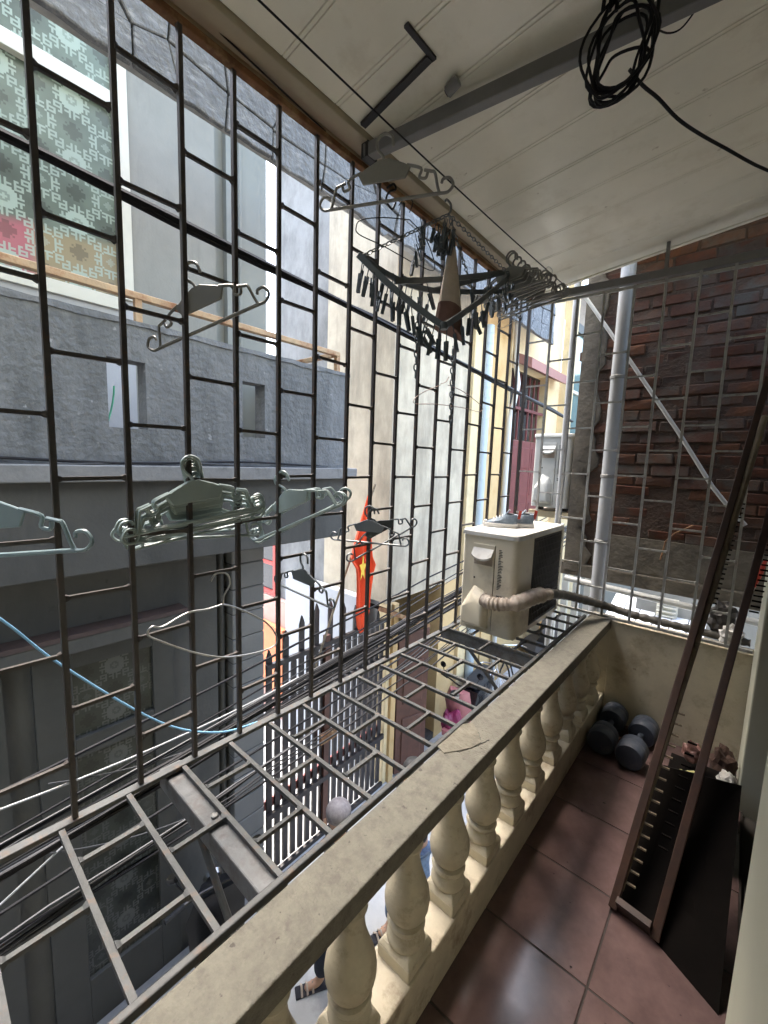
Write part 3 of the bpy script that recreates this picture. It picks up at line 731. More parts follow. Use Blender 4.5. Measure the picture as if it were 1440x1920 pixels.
GXW = -3.3
gt = thing('picket_gate', 'tall dark brown metal gate of pointed vertical pickets', 'gate', (GXW, 3, -2.8))
ys = [2.17 + .098 * k for k in range(18)]
for k, yy in enumerate(ys):
    lower = yy < 2.8
    zt = -.30 + .02 * math.sin(k * 2.1) - (.10 if k < 2 else 0)
    zt = (-.36, -.5, -.22, -.5, -.12, -.5, -.04, -.5, -.05, -.5, -.12, -.5, -.2, -.5, -.28, -.5, -.34, -.5)[k] - .05
    w = .06
    MB().prism([(GXW - .012, yy, -2.74), (GXW - .012, yy + w, -2.74), (GXW - .012, yy + w, zt - .01), (GXW - .012, yy + w * .5, zt + .07), (GXW - .012, yy, zt - .03)], (.024, 0, 0)).build('picket', M['gate'], gt)
for z0, z1, mm in ((-.52, -.47, 'gate'), (-1.02, -.98, 'gate'), (-2.12, -2.06, 'gate'), (-2.8, -2.75, 'gate')):
    MB().box(GXW + .014, GXW + .05, 2.15, 3.92, z0, z1).build('rail', M[mm], gt)
MB().beam((GXW + .02, 2.92, -2.8), (GXW + .02, 2.92, -.4), .05, .07).build('meeting_stile', M['gatewood'], gt)
MB().box(GXW + .052, GXW + .09, 2.8, 3.04, -1.62, -1.5).build('lock_box', M['rust'], gt, bevel=.006)
MB().box(GXW - .05, GXW - .026, 2.15, 3.9, -2.05, -1.95).build('back_rail', M['rose'], gt)
# chain around the lock
ch = [(GXW + .1, 2.85 + .03 * i, -1.50 + .02 * math.sin(i * 1.3)) for i in range(8)]
tag(MB().tube(ch, .012, 6).build('lock_chain', M['rust']), 'rusty chain wound round the lock of the dark picket gate', 'chain')
# flag on its pole
fp = thing('red_flag', 'red flag with a yellow star hanging limp on a thin pole above the gate', 'flag', (-3.05, 3.1, -.3))
MB().tube([(-3.0, 3.32, 1.25), (-3.12, 2.98, .2), (-3.24, 2.62, -.95)], .012, 7).build('pole', M['woodpale'], fp)
rings = []
prof_f = [(1.18, .01, .03), (1.08, .045, .05), (.95, .09, .07), (.8, .15, .10), (.66, .21, .15), (.52, .27, .20), (.42, .25, .16), (.3, .21, .14), (.15, .17, .13), (0, .15, .12), (-.15, .13, .1), (-.27, .09, .07), (-.36, .03, .02)]
NF = 28
for z, hw_, dp in prof_f:
    ctr = 3.27 - .10 * (1.18 - z) - (.03 if z > .5 else -.06 * (.5 - z))
    if z > .5: ctr -= .06 * (1.18 - z)
    rings.append([(-3.0 + .03 * math.sin(t * 5 * math.pi + z * 2) * (hw_ / .2), ctr + (t - .5) * 2 * hw_ * .72 + .01 * math.sin(t * 17 + z * 3), z - .10 * abs(t - .4) * (1 if .3 < z < .6 else 0)) for t in [i / NF for i in range(NF + 1)]])
MBf = MB().loft(rings, caps=False, closed_ring=False)
fo = MBf.build('cloth', M['flag'], fp)
sm = fo.modifiers.new('thick', 'SOLIDIFY'); sm.thickness = .004
stp = []
for k in range(10):
    r_ = .13 if k % 2 == 0 else .055
    an = math.pi / 2 + k * math.pi / 5
    stp.append((-2.955, 3.115 + r_ * .42 * math.cos(an), .37 + r_ * math.sin(an) * 1.15))
MB().prism(stp, (.004, 0, 0)).build('star', M['yellow'], fp)

# far yellow houses on the left
oc = thing('ochre_house', 'ochre painted house front further along the alley', 'house', (-3.5, 6.5, -2.8))
MB().box(-4.4, -3.24, 5.705, 5.95, -2.8, 4.6).build('corner_pilaster', M['creamwall'], oc, bevel=.01)
MB().box(-4.4, -3.3, 5.951, 7.05, -2.8, 4.1).build('wall_face', M['ochre'], oc)
MB().prism([(-3.31, 6.1, 4.05), (-3.31, 7.05, 4.6), (-3.31, 7.05, 4.05)], (-.8, 0, 0)).build('gable', M['ochre'], oc)
MB().box(-3.31, -3.28, 6.55, 6.60, -2.8, 4.0).build('joint_strip', M['ochre'], oc)
dp = thing('blue_drain_pipe', 'pale blue drainpipe down the edge of the ochre house', 'drainpipe', (-3.2, 6, -2.8))
MB().tube([(-3.2, 6.03, -2.8), (-3.2, 6.03, 3.6)], .075, 12).build('pipe', M['bluepipe'], dp)
for k in range(9):
    z = 2.2 + k * .16
    MB().lathe([(.077, 0), (.081, .005), (.077, .01)], (-3.2, 6.03, z), 12).build('pipe_joint', M['bluepipe'], dp)
dp2 = thing('white_drain_pipe', 'white bent drainpipe beside the red door', 'drainpipe', (-3.2, 7.2, -2.8))
MB().tube([(-3.24, 7.03, -2.8), (-3.24, 7.03, 2.3), (-3.2, 7.08, 2.6), (-3.16, 7.1, 2.9), (-3.2, 7.06, 3.2), (-3.24, 7.05, 4.4)], .045, 10).build('pipe', M['conduit'], dp2)
rh = thing('red_door_house', 'pale yellow house front with a red panelled double door', 'house', (-3.5, 8.2, -2.8))
MB().box(-4.4, -3.32, 7.25, 9.6, 3.35, 6.5).build('upper_wall', M['creamwall'], rh)
MB().box(-4.4, -3.32, 8.95, 9.6, -2.8, 3.35).build('side_wall', M['creamwall'], rh)
MB().box(-4.4, -3.32, 7.06, 7.16, -2.8, 6.5).build('side_wall', M['creamwall'], rh)
MB().prism([(-3.32, 7.2, 3.33), (-3.32, 9.3, 3.33), (-2.98, 9.3, 3.18), (-2.98, 7.2, 3.18)], (0, 0, .16)).build('red_ledge', M['redledge'], rh)
MB().box(-3.6, -3.5, 7.16, 8.95, 2.0, 3.3).build('transom_dark', M['blackglass'], rh)
for k in range(7):
    MB().box(-3.42, -3.39, 7.25 + k * .23, 7.28 + k * .23, 2.0, 3.2).build('transom_bar', M['reddoor'], rh)
MB().box(-3.43, -3.38, 7.17, 8.95, 2.55, 2.6).build('transom_bar', M['reddoor'], rh)
for k in range(3):
    y0 = 7.18 + k * .59
    d = MB().box(-3.42, -3.36, y0, y0 + .57, -.3, 1.98).build('red_door', M['reddoor'], rh, bevel=.01)
    for z0, z1 in ((-.2, .35), (.5, .75), (.9, 1.35), (1.45, 1.85)):
        MB().box(-3.365, -3.345, y0 + .07, y0 + .5, z0, z1).build('raised_panel', M['reddoor'], d, bevel=.02)
MB().box(-3.6, -3.2, 7.25, 9.5, -.45, -.3).build('sill_slab', M['creamwall'], rh)
MB().box(-4.4, -3.4, 7.3, 8.95, -2.8, -.45).build('ground_wall', M['ochre'], rh)
fe = thing('far_house', 'pale far house with teal glazed window at the end of the alley', 'house', (-3, 11.5, -2.8))
MB().box(-3.32, -3.1, 9.62, 9.85, -2.8, 7).build('corner_pillar', M['creamwall'], fe)
MB().box(-5, 3, 12.2, 12.6, -2.8, 4.0).build('wall_face', M['upwall'], fe)
tw = MB().box(-3.32, -3.27, 9.86, 12.2, 2.2, 4.6).build('window', M['teal'], fe)
MB().box(-3.27, -3.22, 9.86, 12.2, 3.2, 3.27).build('frame', M['white'], tw)
MB().box(-3.27, -3.22, 9.86, 12.2, 4.55, 4.75).build('cornice', M['darkwood'], fe)
MB().box(-3.6, -3.27, 9.86, 12.2, -2.8, 2.2).build('side_wall', M['creamwall'], fe)
MB().box(-3.9, -3.0, 10, 12.2, 5.2, 5.35).build('eave', M['ledge'], fe)

# ------------------------------------------------------------------ brick building at the far end
bk = thing('brick_wall', 'rough red brick wall with grey mortar beyond the far grille', 'wall', (0, 3.3, .7))
BY = 3.28
MB().box(-.97, 1.6, BY - .021, BY + .2, .80, 3.0).build('mortar_bed', M['mortar'], bk)
cc = MB(); rings = []
for i in range(36):
    z = .74 + (2.99 - .74) * i / 35
    e = -.835 + .025 * math.sin(i * 1.1) + random.uniform(-.03, .03)
    rings.append([(-.975, BY - .06, z), (-.975, BY + .2, z), (e, BY + .05, z), (e - .012, BY - .035 - random.uniform(0, .012), z), (-.9, BY - .06 - random.uniform(0, .006), z)])
cc.loft(rings); cc.build('concrete_column', M['concrete'], bk)
bms = []
random.seed(5)
for k in range(8):
    b = MB().box(-.099, .099, -.03, .03, -.031, .031)
    b.v = [v + Vector((random.uniform(-.006, .006), random.uniform(-.009, .006), random.uniform(-.006, .006))) for v in b.v]
    me = b.mesh('brick'); me.materials.append(BR[k % 4]); bms.append(me)
cnt = 0
for r in range(27):
    z = 1.07 + r * .0715
    if z > 2.95: break
    x = -.80 - (.105 if r % 2 else 0) + random.uniform(-.01, .01)
    while x < 1.25 and cnt < 298:
        if not (z < 1.2 and random.random() < .35) and x > -.9:
            put('brick', random.choice(bms), None, bk, (x, BY - .7 * 0 + random.uniform(-.004, .008) - 3.3, z - .7 + random.uniform(-.003, .003)), (0, random.uniform(-.012, .012), random.uniform(-.02, .02)), bevel=.005, seg=1)
            cnt += 1
        x += .214 + random.uniform(-.006, .006)
MB().box(-.79, 1.5, BY - .034, BY - .021, .80, 1.04).build('render_band', M['concrete'], bk)
MB().box(-1.0, 1.6, BY - .05, BY + .25, .70, .795).build('base_beam', M['concrete'], bk, bevel=.008)
dpz = thing('grey_soil_pipe', 'thick vertical grey plastic pipe in front of the brick wall', 'pipe', (-.668, 2.95, .2))
MB().tube([(-.668, 2.95, -2.8), (-.668, 2.95, 3.0)], .041, 18).build('pipe', M['pipe'], dpz)
for z in (1.02, 1.44, 2.05):
    MB().lathe([(.042, 0), (.046, .004), (.046, .02), (.042, .024)], (-.668, 2.95, z), 18).build('clamp', M['barlight'], dpz)
dpz2 = thing('slim_grey_pipe', 'slim vertical grey pipe left of the brick wall', 'pipe', (-.97, 3.0, .2))
MB().tube([(-.972, 3.0, -2.8), (-.972, 3.0, 3.0)], .021, 14).build('pipe', M['pipe'], dpz2)
tag(MB().tube([(-.94, 3.08, 2.63), (-.63, 3.08, 2.17), (-.34, 3.08, 1.73), (-.15, 3.08, 1.42), (-.05, 3.08, 1.29), (.02, 3.08, 1.21)], .0115, 10).build('conduit', M['conduit']), 'thin white conduit running diagonally across the brick wall', 'conduit')
tag(MB().tube([PY(x, y_, 3.2) for x, y_ in ((1300, 985), (1265, 1000), (1248, 1015), (1238, 1050))], .005, 6).build('cable', M['rust']), 'thin brown cable hanging across the lower part of the brick wall', 'cable')
wp_ = thing('horizontal_pipe', 'white horizontal pipe under the foot of the brick wall', 'pipe', (-.3, 3.2, .6))
MB().tube([(-.95, 3.2, .68), (1.2, 3.2, .60)], .022, 12).build('pipe', M['conduit'], wp_)
# what shows under the brick wall
lv = thing('low_grey_shed', 'low grey shed with a white louvred vent beneath the brick wall', 'shed', (-.2, 5.2, -2.8))
MB().box(-.75, 1.6, 5.0, 5.2, -2.8, 1.0).build('wall_face', M['upwall'], lv)
vf = MB().box(-.565, -.385, 4.97, 5.0, -.06, .22).build('vent', M['white'], lv)
for k in range(6):
    MB().beam((-.555, 4.955, -.04 + k * .046), (-.395, 4.955, -.04 + k * .046), .04, .008, up=(0, -.5, 1)).build('slat', M['white'], vf)
tn = thing('white_tin_roof', 'bright white tin sheet roof seen below the brick wall', 'roof', (-1.0, 4.4, -.3))
for k in range(6):
    x0 = -.98 + k * .14
    MB().prism([(x0, 3.7, -.35), (x0 + .13, 3.7, -.35), (x0 + .13, 5.3, .12), (x0, 5.3, .12)], (0, 0, .012)).build('tin_sheet', M['tin'], tn)
MB().box(-.98, -.3, 3.72, 5.0, -.7, -.45).build('frame_under', M['upwall'], tn)
wp2 = thing('pale_side_wall', 'pale wall strip beyond the outdoor unit below the brick wall', 'wall', (-1.3, 5.5, -2.8))
for k in range(5):
    MB().box(-1.75 + k * .13, -1.68 + k * .13, 5.35, 5.42, -2.8, .8).build('wall_slat', M['white'], wp2)

# second outdoor unit beyond the grille
def outdoor_unit(name, label, x0, x1, y0, y1, z0, z1, body, lid, side):
    o = thing(name, label, 'air conditioner', ((x0 + x1) / 2, (y0 + y1) / 2, z0))
    w = x1 - x0; h = z1 - z0
    r = .018
    cs = []
    for cx, cy, a0 in ((x0 + r, y0 + r, 180), (x1 - r * 2.2, y0 + r * 2.2, 270), (x1 - r, y1 - r, 0), (x0 + r, y1 - r, 90)):
        rr_ = r * 2.2 if a0 == 270 else r
        for t in range(5):
            an = rad(a0 + t * 22.5); cs.append((cx + rr_ * math.cos(an), cy + rr_ * math.sin(an)))
    MB().loft([[(x, y_, z) for x, y_ in cs] for z in (z0, z1)]).build('casing', body, o)
    lc = [((x - (x0 + x1) / 2) * (1 + .014 / w) + (x0 + x1) / 2, (y_ - (y0 + y1) / 2) * (1 + .014 / (y1 - y0)) + (y0 + y1) / 2) for x, y_ in cs]
    MB().loft([[(x, y_, z) for x, y_ in lc] for z in (z1 - .012, z1 + .008)] + [[((x - (x0 + x1) / 2) * .985 + (x0 + x1) / 2, (y_ - (y0 + y1) / 2) * .985 + (y0 + y1) / 2, z1 + .014) for x, y_ in lc]]).build('lid', lid, o)
    # access panel, handle scoop and pipe cover on the short side (facing -y)
    px0, px1 = x0 + w * .2, x0 + w * .60
    pn = MB().box(px0, px1, y0 - .004, y0 + .004, z0 + h * .09, z1 - h * .10).build('access_panel', body, o, bevel=.003)
    MB().box(px1 + .001, px1 + .003, y0 - .0012, y0 + .004, z0 + .02, z1 - h * .1).build('panel_seam', M['coil'], pn)
    cxm = (px0 + px1) / 2; pw = px1 - px0
    sc = []
    for t in range(9):
        u = t / 8; x = px0 + pw * (.04 + .92 * u)
        sag = .02 * math.sin(math.pi * u) ** .7
        sc.append([(x, y0 - .006, z1 - h * .14), (x, y0 - .03 - sag * .3, z1 - h * .205 - sag), (x, y0 - .026 - sag * .3, z1 - h * .225 - sag), (x, y0 - .004, z1 - h * .2)])
    MB().loft(sc).build('handle', lid, o)
    MB().box(px0 + .01, px1 - .01, y0 - .0055, y0 - .003, z1 - h * .31, z1 - h * .225).build('handle_pocket', M['wrap'], o)
    # bulging pipe cover
    bx0, bx1 = x0 + w * .10, x0 + w * .56
    zt, zm, zb = z0 + h * .48, z0 + h * .30, z0 + h * .045
    rg = []
    for yy, k in ((y0 - .001, 0), (y0 - .03, .01), (y0 - .052, .022)):
        rg.append([(bx0 + k * .3, yy, zb + k), (bx1 - k, yy, zb + k), (bx1 - k, yy, zm + .02 - k), (bx1 - .02 - k, yy, zt - .03 - k * 2.4), (bx0 + .05, yy, zt - k * 4), (bx0 + k * .3, yy, zm - k)])
    MB().loft(rg).build('pipe_cover', body, o, bevel=.008)
    MB().lathe([(.005, 0), (.005, .002)], (px0 + pw * .15, y0 - .006, z0 + h * .55), 10, Matrix.Rotation(rad(90), 3, 'X')).build('screw_hole', M['coil'], o)
    # printed column of small marks
    mk = MB()
    random.seed(3)
    for k in range(26):
        zz = z1 - h * .14 - k * h * .0155
        mk.box(px1 + w * .07, px1 + w * (.10 + .06 * random.random()), y0 - .0012, y0 + .001, zz, zz + h * .007)
    for k in range(2):
        zz = z1 - h * .60 - k * h * .02
        mk.box(px1 + w * .07, px1 + w * .22, y0 - .0014, y0 + .001, zz, zz + h * .013)
    struct(mk.build('printed_label', M['ink'], o), 'stuff')
    if side:
        MB().box(x1 - .004, x1 + .003, y0 + .2, y1 - .03, z0 + .03, z1 - .02).build('coil_guard', M['coil'], o)
        fn = MB()
        n2 = 18
        for k in range(n2):
            yy = y0 + .215 + k * (y1 - y0 - .26) / (n2 - 1)
            fn.box(x1 + .003, x1 + .006, yy - .0015, yy + .0015, z0 + .04, z1 - .03)
        for k in range(12):
            zz = z0 + .05 + k * (h - .09) / 11
            fn.box(x1 + .006, x1 + .009, y0 + .21, y1 - .04, zz - .0015, zz + .0015)
        fn.build('guard_grid', M['coil'], o)
        MB().box(x1 - .01, x1 + .006, y1 - .035, y1 + .002, z0 + .01, z1 - .015).build('rear_post', body, o)
    for xx in (x0 + .03, x1 - .06):
        for yy in (y0 + .08, y1 - .1):
            MB().box(xx, xx + .03, yy, yy + .05, z0 - .03, z0).build('foot', M['coil'], o)
    return o
outdoor_unit('outdoor_unit', 'ivory air conditioner outdoor unit standing on the bar shelf with shoes on top', -1.14, -.825, 2.0, 2.66, .60, 1.135, M['ac'], M['actop'], True)
ac2 = outdoor_unit('outdoor_unit', 'white air conditioner outdoor unit mounted outside beyond the end grille', -1.275, -.995, 3.25, 3.9, 1.19, 1.735, M['ac2'], M['ac2'], False)
ab = thing('wall_bracket', 'cream shelf bracket carrying the outdoor unit beyond the grille', 'bracket', (-1.15, 3.5, 1.15))
MB().box(-1.29, -.96, 3.26, 3.30, 1.11, 1.158).build('arm', M['creamwall'], ab)
MB().box(-1.29, -.96, 3.8, 3.84, 1.11, 1.158).build('arm', M['creamwall'], ab)
MB().box(-1.28, -.99, 3.3, 3.8, 1.125, 1.155).build('board', M['wrap'], ab)
# wrapped pipe from the unit along the end wall
pipe_pts = [(-.985, 1.975, .79), (-.93, 1.955, .79), (-.86, 1.96, .80), (-.80, 2.0, .815), (-.76, 2.1, .835), (-.73, 2.25, .82), (-.70, 2.42, .78), (-.64, 2.58, .73), (-.55, 2.72, .68), (-.42, 2.755, .655), (-.25, 2.76, .648), (-.08, 2.765, .645), (.1, 2.765, .645)]
wpz = thing('wrapped_pipe', 'tape wrapped refrigerant pipe leading from the outdoor unit over the end wall', 'pipe', (-.8, 2.1, .7))
sp_ = smooth(pipe_pts, 10)
rads = [.033 + .005 * ((i * .37) % 1) + .003 * math.sin(i * 2.1) + (.008 if 25 < i < 45 else 0) - .0001 * i for i in range(len(sp_))]
cut = 48
MB().tube(sp_[:cut + 1], rads[:cut + 1], 12).build('wrap', M['wrap'], wpz)
MB().tube(sp_[cut:], [r * .85 for r in rads[cut:]], 12).build('wrap', M['wrapdark'], wpz)

# sneakers on the unit
def sneaker():
    o = thing('sneaker', 'left blue grey mesh sneaker with red pull tab on the outdoor unit', 'shoe', (0, 0, 0), 'pair of sneakers on the outdoor unit')
    L = .19
    st_ = []
    for t in [i / 12 for i in range(13)]:
        x = t * L
        w = .026 + .014 * math.sin(min(1, t * 1.25) * math.pi * .9) + (.006 if t > .5 else 0) - (.022 * max(0, t - .85) / .15)
        st_.append((x, max(w, .012), t))
    MB().loft([[(x, y_ * w, z) for y_, z in ((-1, .004), (-.9, 0), (.9, 0), (1, .004), (1.03, .022), (.9, .026), (-.9, .026), (-1.03, .022))] for x, w, t in st_]).build('sole', M['sole'], o)
    ru = []
    for x, w, t in st_:
        h = .075 - .01 * t if t < .38 else .071 - .05 * ((t - .38) / .62) ** .8
        tw_ = .62 if t < .4 else .55 - .1 * t
        ru.append([(x + .004 * (t < .1), y_ * w, z) for y_, z in ((-.95, .024), (.95, .024), (.92, .024 + (h - .024) * .55), (tw_, h), (0, h + .004), (-tw_, h), (-.92, .024 + (h - .024) * .55))])
    MB().loft(ru).build('upper', M['shoe'], o)
    MB().lathe([(.001, 0), (.02, 0), (.02, .003), (.001, .003)], (.042, 0, .0765), 14).build('opening', M['coil'], o)
    MB().beam((-.004, 0, .05), (-.012, 0, .098), .016, .004).build('pull_tab', M['red'], o)
    MB().beam((.07, 0, .072), (.045, 0, .1), .03, .006).build('tongue', M['shoe'], o)
    for k in range(4):
        x = .085 + k * .016
        MB().tube([(x, -.018, .062 - k * .006), (x, 0, .073 - k * .007), (x, .018, .062 - k * .006)], .003, 5).build('lace', M['sole'], o)
    MB().prism([(.03, -.0375, .03), (.075, -.0405, .03), (.09, -.0395, .045), (.05, -.037, .05)], (0, .004, 0)).build('stripe', M['sole'], o)
    MB().box(.168, .186, -.02, .02, .024, .037).build('toe_cap', M['sole'], o, bevel=.006)
    return o
sh = sneaker(); sh.location = (-.955, 2.27, 1.149); sh.rotation_euler = (0, 0, rad(205))
sh2 = copy_tree(sh); sh2['label'] = 'right blue grey mesh sneaker behind the other one on the outdoor unit'
sh2.location = (-.90, 2.36, 1.149); sh2.rotation_euler = (0, 0, rad(212))

# ------------------------------------------------------------------ cables
ORD = ['second', 'third', 'fourth', 'fifth', 'sixth', 'seventh', 'eighth', 'ninth', 'tenth', 'eleventh', 'twelfth', 'thirteenth', 'fourteenth', 'fifteenth', 'sixteenth', 'seventeenth', 'eighteenth']
random.seed(21)
def sag(p, q, d, n=14, wob=0):
    p = Vector(p); q = Vector(q)
    return [p.lerp(q, i / n) + Vector((wob * math.sin(i * 1.9 + p.z * 50), 0, -d * 4 * (i / n) * (1 - i / n) + wob * math.sin(i * 2.3 + p.x * 60))) for i in range(n + 1)]
def cables(n, ends, sg, seg, group, where):
    rows_ = []
    for k in range(n):
        (p, q) = ends(k)
        rows_.append((p[2], p, q, random.choice((.0035, .0045, .0055, .0075)), random.random() < .25, random.uniform(*sg)))
    rows_.sort(key=lambda t: -t[0])
    for k, (_, p, q, r_, grey, d) in enumerate(rows_):
        o = MB().tube(sag(p, q, d, seg, .005), r_, 6).build('power_cable', M['cablegrey'] if grey else M['cable'])
        word = ('thick ' if r_ > .006 else 'thin ' if r_ < .0035 else '') + ('grey' if grey else 'black')
        tag(o, ('topmost' if k == 0 else 'lowest' if k == n - 1 else ORD[k - 1]) + ' cable from the top ' + where + ', ' + word, 'cable', group)
U = random.uniform
cables(19, lambda k: ((-1.27 - U(0, .07), -1.8, .28 + U(0, .09)), (-1.32 - U(0, .22), 7.5, .98 + U(0, .16))), (.02, .05), 24, 'cables of the alley bundle', 'of the thick bundle along the alley')
cables(6, lambda k: ((-1.48 - .03 * k, -1.5, .0 + U(0, .03)), (-1.62 + .05 * k, 3.2, .36)), (.10, .15), 22, 'cables of the lower bundle', 'of the sagging bundle below the shelf')
cables(7, lambda k: ((-1.75 - U(0, .1), -2.2, -.3 + U(0, .4)), (-2.0 - U(0, .5), 7.5, .35 + U(0, .5))), (.02, .12), 18, 'loose cables in front of the gate', 'of the loose ones before the gate')
for k, (dz, r_) in enumerate(((0, .013), (.017, .008))):
    o = MB().tube([Vector((-1.4, .0 + .3 * i, 2.238 + dz * math.cos(i * .9 + k) - .0305 * .3 * i - .018 * (.3 * i) ** 1.35 + .0)) for i in range(16)], r_, 8).build('aerial_cable', M['cable'])
    tag(o, ('thick' if k == 0 else 'thinner') + ' black cable slanting down outside the grille across the whole view', 'cable')
tag(MB().tube(smooth([(-1.2, .0, 1.27), (-1.2, .119, 1.13), (-1.2, .225, .98), (-1.19, .437, .737), (-1.18, .6, .63), (-1.17, .735, .605)]), .003, 6).build('string', M['bluestring']), 'pale blue string slung along the lower left of the grille', 'string')
# clotheslines under the roof edge
tag(MB().tube(sag((-.905, -.6, 2.49), (-.915, 2.68, 2.55), .03, 16), .0025, 6).build('clothesline', M['cable']), 'black clothesline wire under the roof edge holding the hangers', 'clothesline')
tag(MB().tube([(-1.15, -.4, 2.66), (-1.155, .52, 2.6), (-1.15, .98, 2.555)], .0025, 6).build('clothesline', M['cable']), 'short thin wire tied to the rusty top rail of the grille', 'clothesline')
# pale wires crossing behind the lower left bars
for k, (a, b_, lab) in enumerate((((0, 1518), (560, 1270), 'thick white cable crossing low behind the left bars'), ((0, 1697), (212, 1500), 'bright grey wire rising steeply at the lower left'), ((50, 1605), (360, 1530), 'thin twisted wire near the alley bundle at the left'), ((90, 1470), (420, 1380), 'thin sagging wire in front of the patterned door'))):
    pa, pb = PX(*a, -1.7), PX(*b_, -1.7)
    tag(MB().tube(sag(pa, pb, .03 if k != 1 else 0, 10), .004 if k < 2 else .003, 6).build('cable', M['cablewhite'] if k < 2 else M['cablegrey']), lab, 'cable')

# ------------------------------------------------------------------ hangers
def hanger_parts(o, m, flip=1, clips=True):
    r_ = .0043
    MB().tube(smooth([(.026 * flip, 0, -.022), (.022 * flip, 0, .004), (0, 0, .016), (-.022 * flip, 0, .004), (-.022 * flip, 0, -.022), (-.006 * flip, 0, -.042), (0, 0, -.06)], 5), .0045, 7).build('hook', m, o)
    MB().prism([(-.014, -.0035, -.052), (.014, -.0035, -.052), (.06, -.0035, -.072), (.082, -.0035, -.084), (.066, -.0035, -.114), (-.066, -.0035, -.114), (-.082, -.0035, -.084), (-.06, -.0035, -.072)], (0, .007, 0)).build('neck_plate', m, o, bevel=.002, seg=1)
    for s in (-1, 1):
        MB().tube(smooth([(s * .07, 0, -.078), (s * .112, 0, -.094), (s * .108, 0, -.116), (s * .126, 0, -.122), (s * .132, 0, -.108)], 4), r_, 6).build('strap_notch', m, o)
        MB().tube(smooth([(s * .122, 0, -.1), (s * .142, 0, -.106), (s * .153, 0, -.112), (s * .162, 0, -.148), (s * .168, 0, -.166)], 4), r_, 6).build('shoulder', m, o)
        MB().tube(smooth([(s * .168, 0, -.168), (s * .192, 0, -.168), (s * .207, 0, -.152), (s * .197, 0, -.132), (s * .178, 0, -.132), (s * .174, 0, -.142)], 5), r_, 6).build('end_curl', m, o)
    MB().tube([(-.172, 0, -.168), (.172, 0, -.168)], .005, 7).build('bottom_bar', m, o)
HANG = {}
def hanger(mk, loc, yaw, roll, s, label, group=None, yo=0):
    if mk not in HANG:
        o = thing('clothes_hanger', label, 'hanger'); hanger_parts(o, M[mk]); HANG[mk] = o
    else:
        o = copy_tree(HANG[mk])
    o['label'] = label
    if group: o['group'] = group
    elif 'group' in o: del o['group']
    o.location = loc
    # turn about the hook, tilt in its own plane
    o.rotation_euler = (rad(yo), rad(-roll), rad(yaw))
    o.scale = (s, s, s)
    return o
def fit2(loc, e1, e2, s):
    """yaw and roll that carry a hanger of this size from its hook to where its two ends are in the place"""
    best = None
    for yaw in range(-90, 91, 3):
        for roll in range(-27, 28, 3):
            cy, sy, cr, sr = math.cos(rad(yaw)), math.sin(rad(yaw)), math.cos(rad(roll)), math.sin(rad(roll))
            e = abs(roll) * .4
            for sgn, t in ((-1, e1), (1, e2)):
                lx, lz = sgn * .2 * s, -.16 * s
                x_, z_ = lx * cr - lz * sr, lx * sr + lz * cr
                w = Vector(loc) + Vector((x_ * cy, x_ * sy, z_)) - EYE
                q_ = (w.dot(RT) / w.dot(FW) * F + 720 - t[0], w.dot(DN) / w.dot(FW) * F + 960 - t[1])
                e += math.hypot(*q_)
            if best is None or e < best[0]: best = (e, yaw, roll)
    return best[1], best[2]
HX = GX + .012
def H(mk, hook, plane, e1, e2, s, label, group=None):
    loc = PX(hook[0], hook[1], plane)
    yw, rl = fit2(loc, e1, e2, s)
    return hanger(mk, loc, yw, rl, s, label, group), loc, yw, rl
H('hgrey', (357, 503), HX, (283, 618), (503, 556), .92, 'olive grey plastic hanger alone on the upper left bars')
H('hlight', (722, 262), -.905, (608, 392), (842, 358), 1.0, 'large pale grey hanger on the clothesline by the roof beam')
H('hblue', (-40, 885), HX, (-190, 1040), (138, 975), 1.0, 'pale blue hanger cut off by the left edge')
_, l4, y4, r4 = H('hteal', (357, 866), HX, (235, 985), (490, 915), .96, 'frontmost teal grey hanger of the big bunch on the left bars', 'big bunch of teal hangers')
random.seed(4)
for k in range(9):
    hanger('hteal', l4 + Vector((-.006 * k, .004 * k, -.0075 * k)), y4 + random.uniform(-3, 3) + (20 if k == 7 else 0) - (14 if k == 8 else 0), r4 + random.uniform(-2, 2) - (9 if k == 8 else 0) - (12 if k == 7 else 0), .96,
           ORD[k] + ' teal grey hanger from the front in the big bunch on the left bars', 'big bunch of teal hangers', yo=random.uniform(-4, 9))
_, l5, y5, r5 = H('hteal', (528, 893), HX, (475, 998), (640, 932), .95, 'front teal grey hanger of the small bunch right of the big one', 'small bunch of teal hangers')
for k, lab in enumerate(('middle teal grey hanger of the small bunch, half hidden', 'rearmost teal grey hanger of the small bunch, swung lower')):
    hanger('hteal', l5 + Vector((-.012 * (k + 1), .006 * (k + 1), -.004 * (k + 1))), y5 + 6 * (k + 1), r5 + 4 * k, .95, lab, 'small bunch of teal hangers', yo=5 * k)
H('hdark', (693, 955), HX, (622, 1006), (762, 1018), .82, 'slate hanger in front of the red flag, facing the viewer')
H('hdark', (699, 960), HX, (668, 1045), (780, 980), .86, 'slate hanger in front of the red flag, turned sideways')
H('hdark', (570, 1045), HX, (516, 1092), (628, 1140), .82, 'slate hanger hanging low in front of the dark gate pickets')
_, l8, y8, r8 = H('hlight', (958, 478), -.91, (893, 560), (1025, 515), .95, 'nearest grey hanger in the row at the far end of the clothesline', 'row of grey hangers on the clothesline')
for k in range(6):
    hanger('hlight', l8 + Vector((-.001 * k, .05 * k + .02, .001 * k)), y8 + random.uniform(-8, 8), r8 + random.uniform(-4, 4), .95, ORD[k] + ' grey hanger from the front in the row at the far end of the clothesline', 'row of grey hangers on the clothesline')
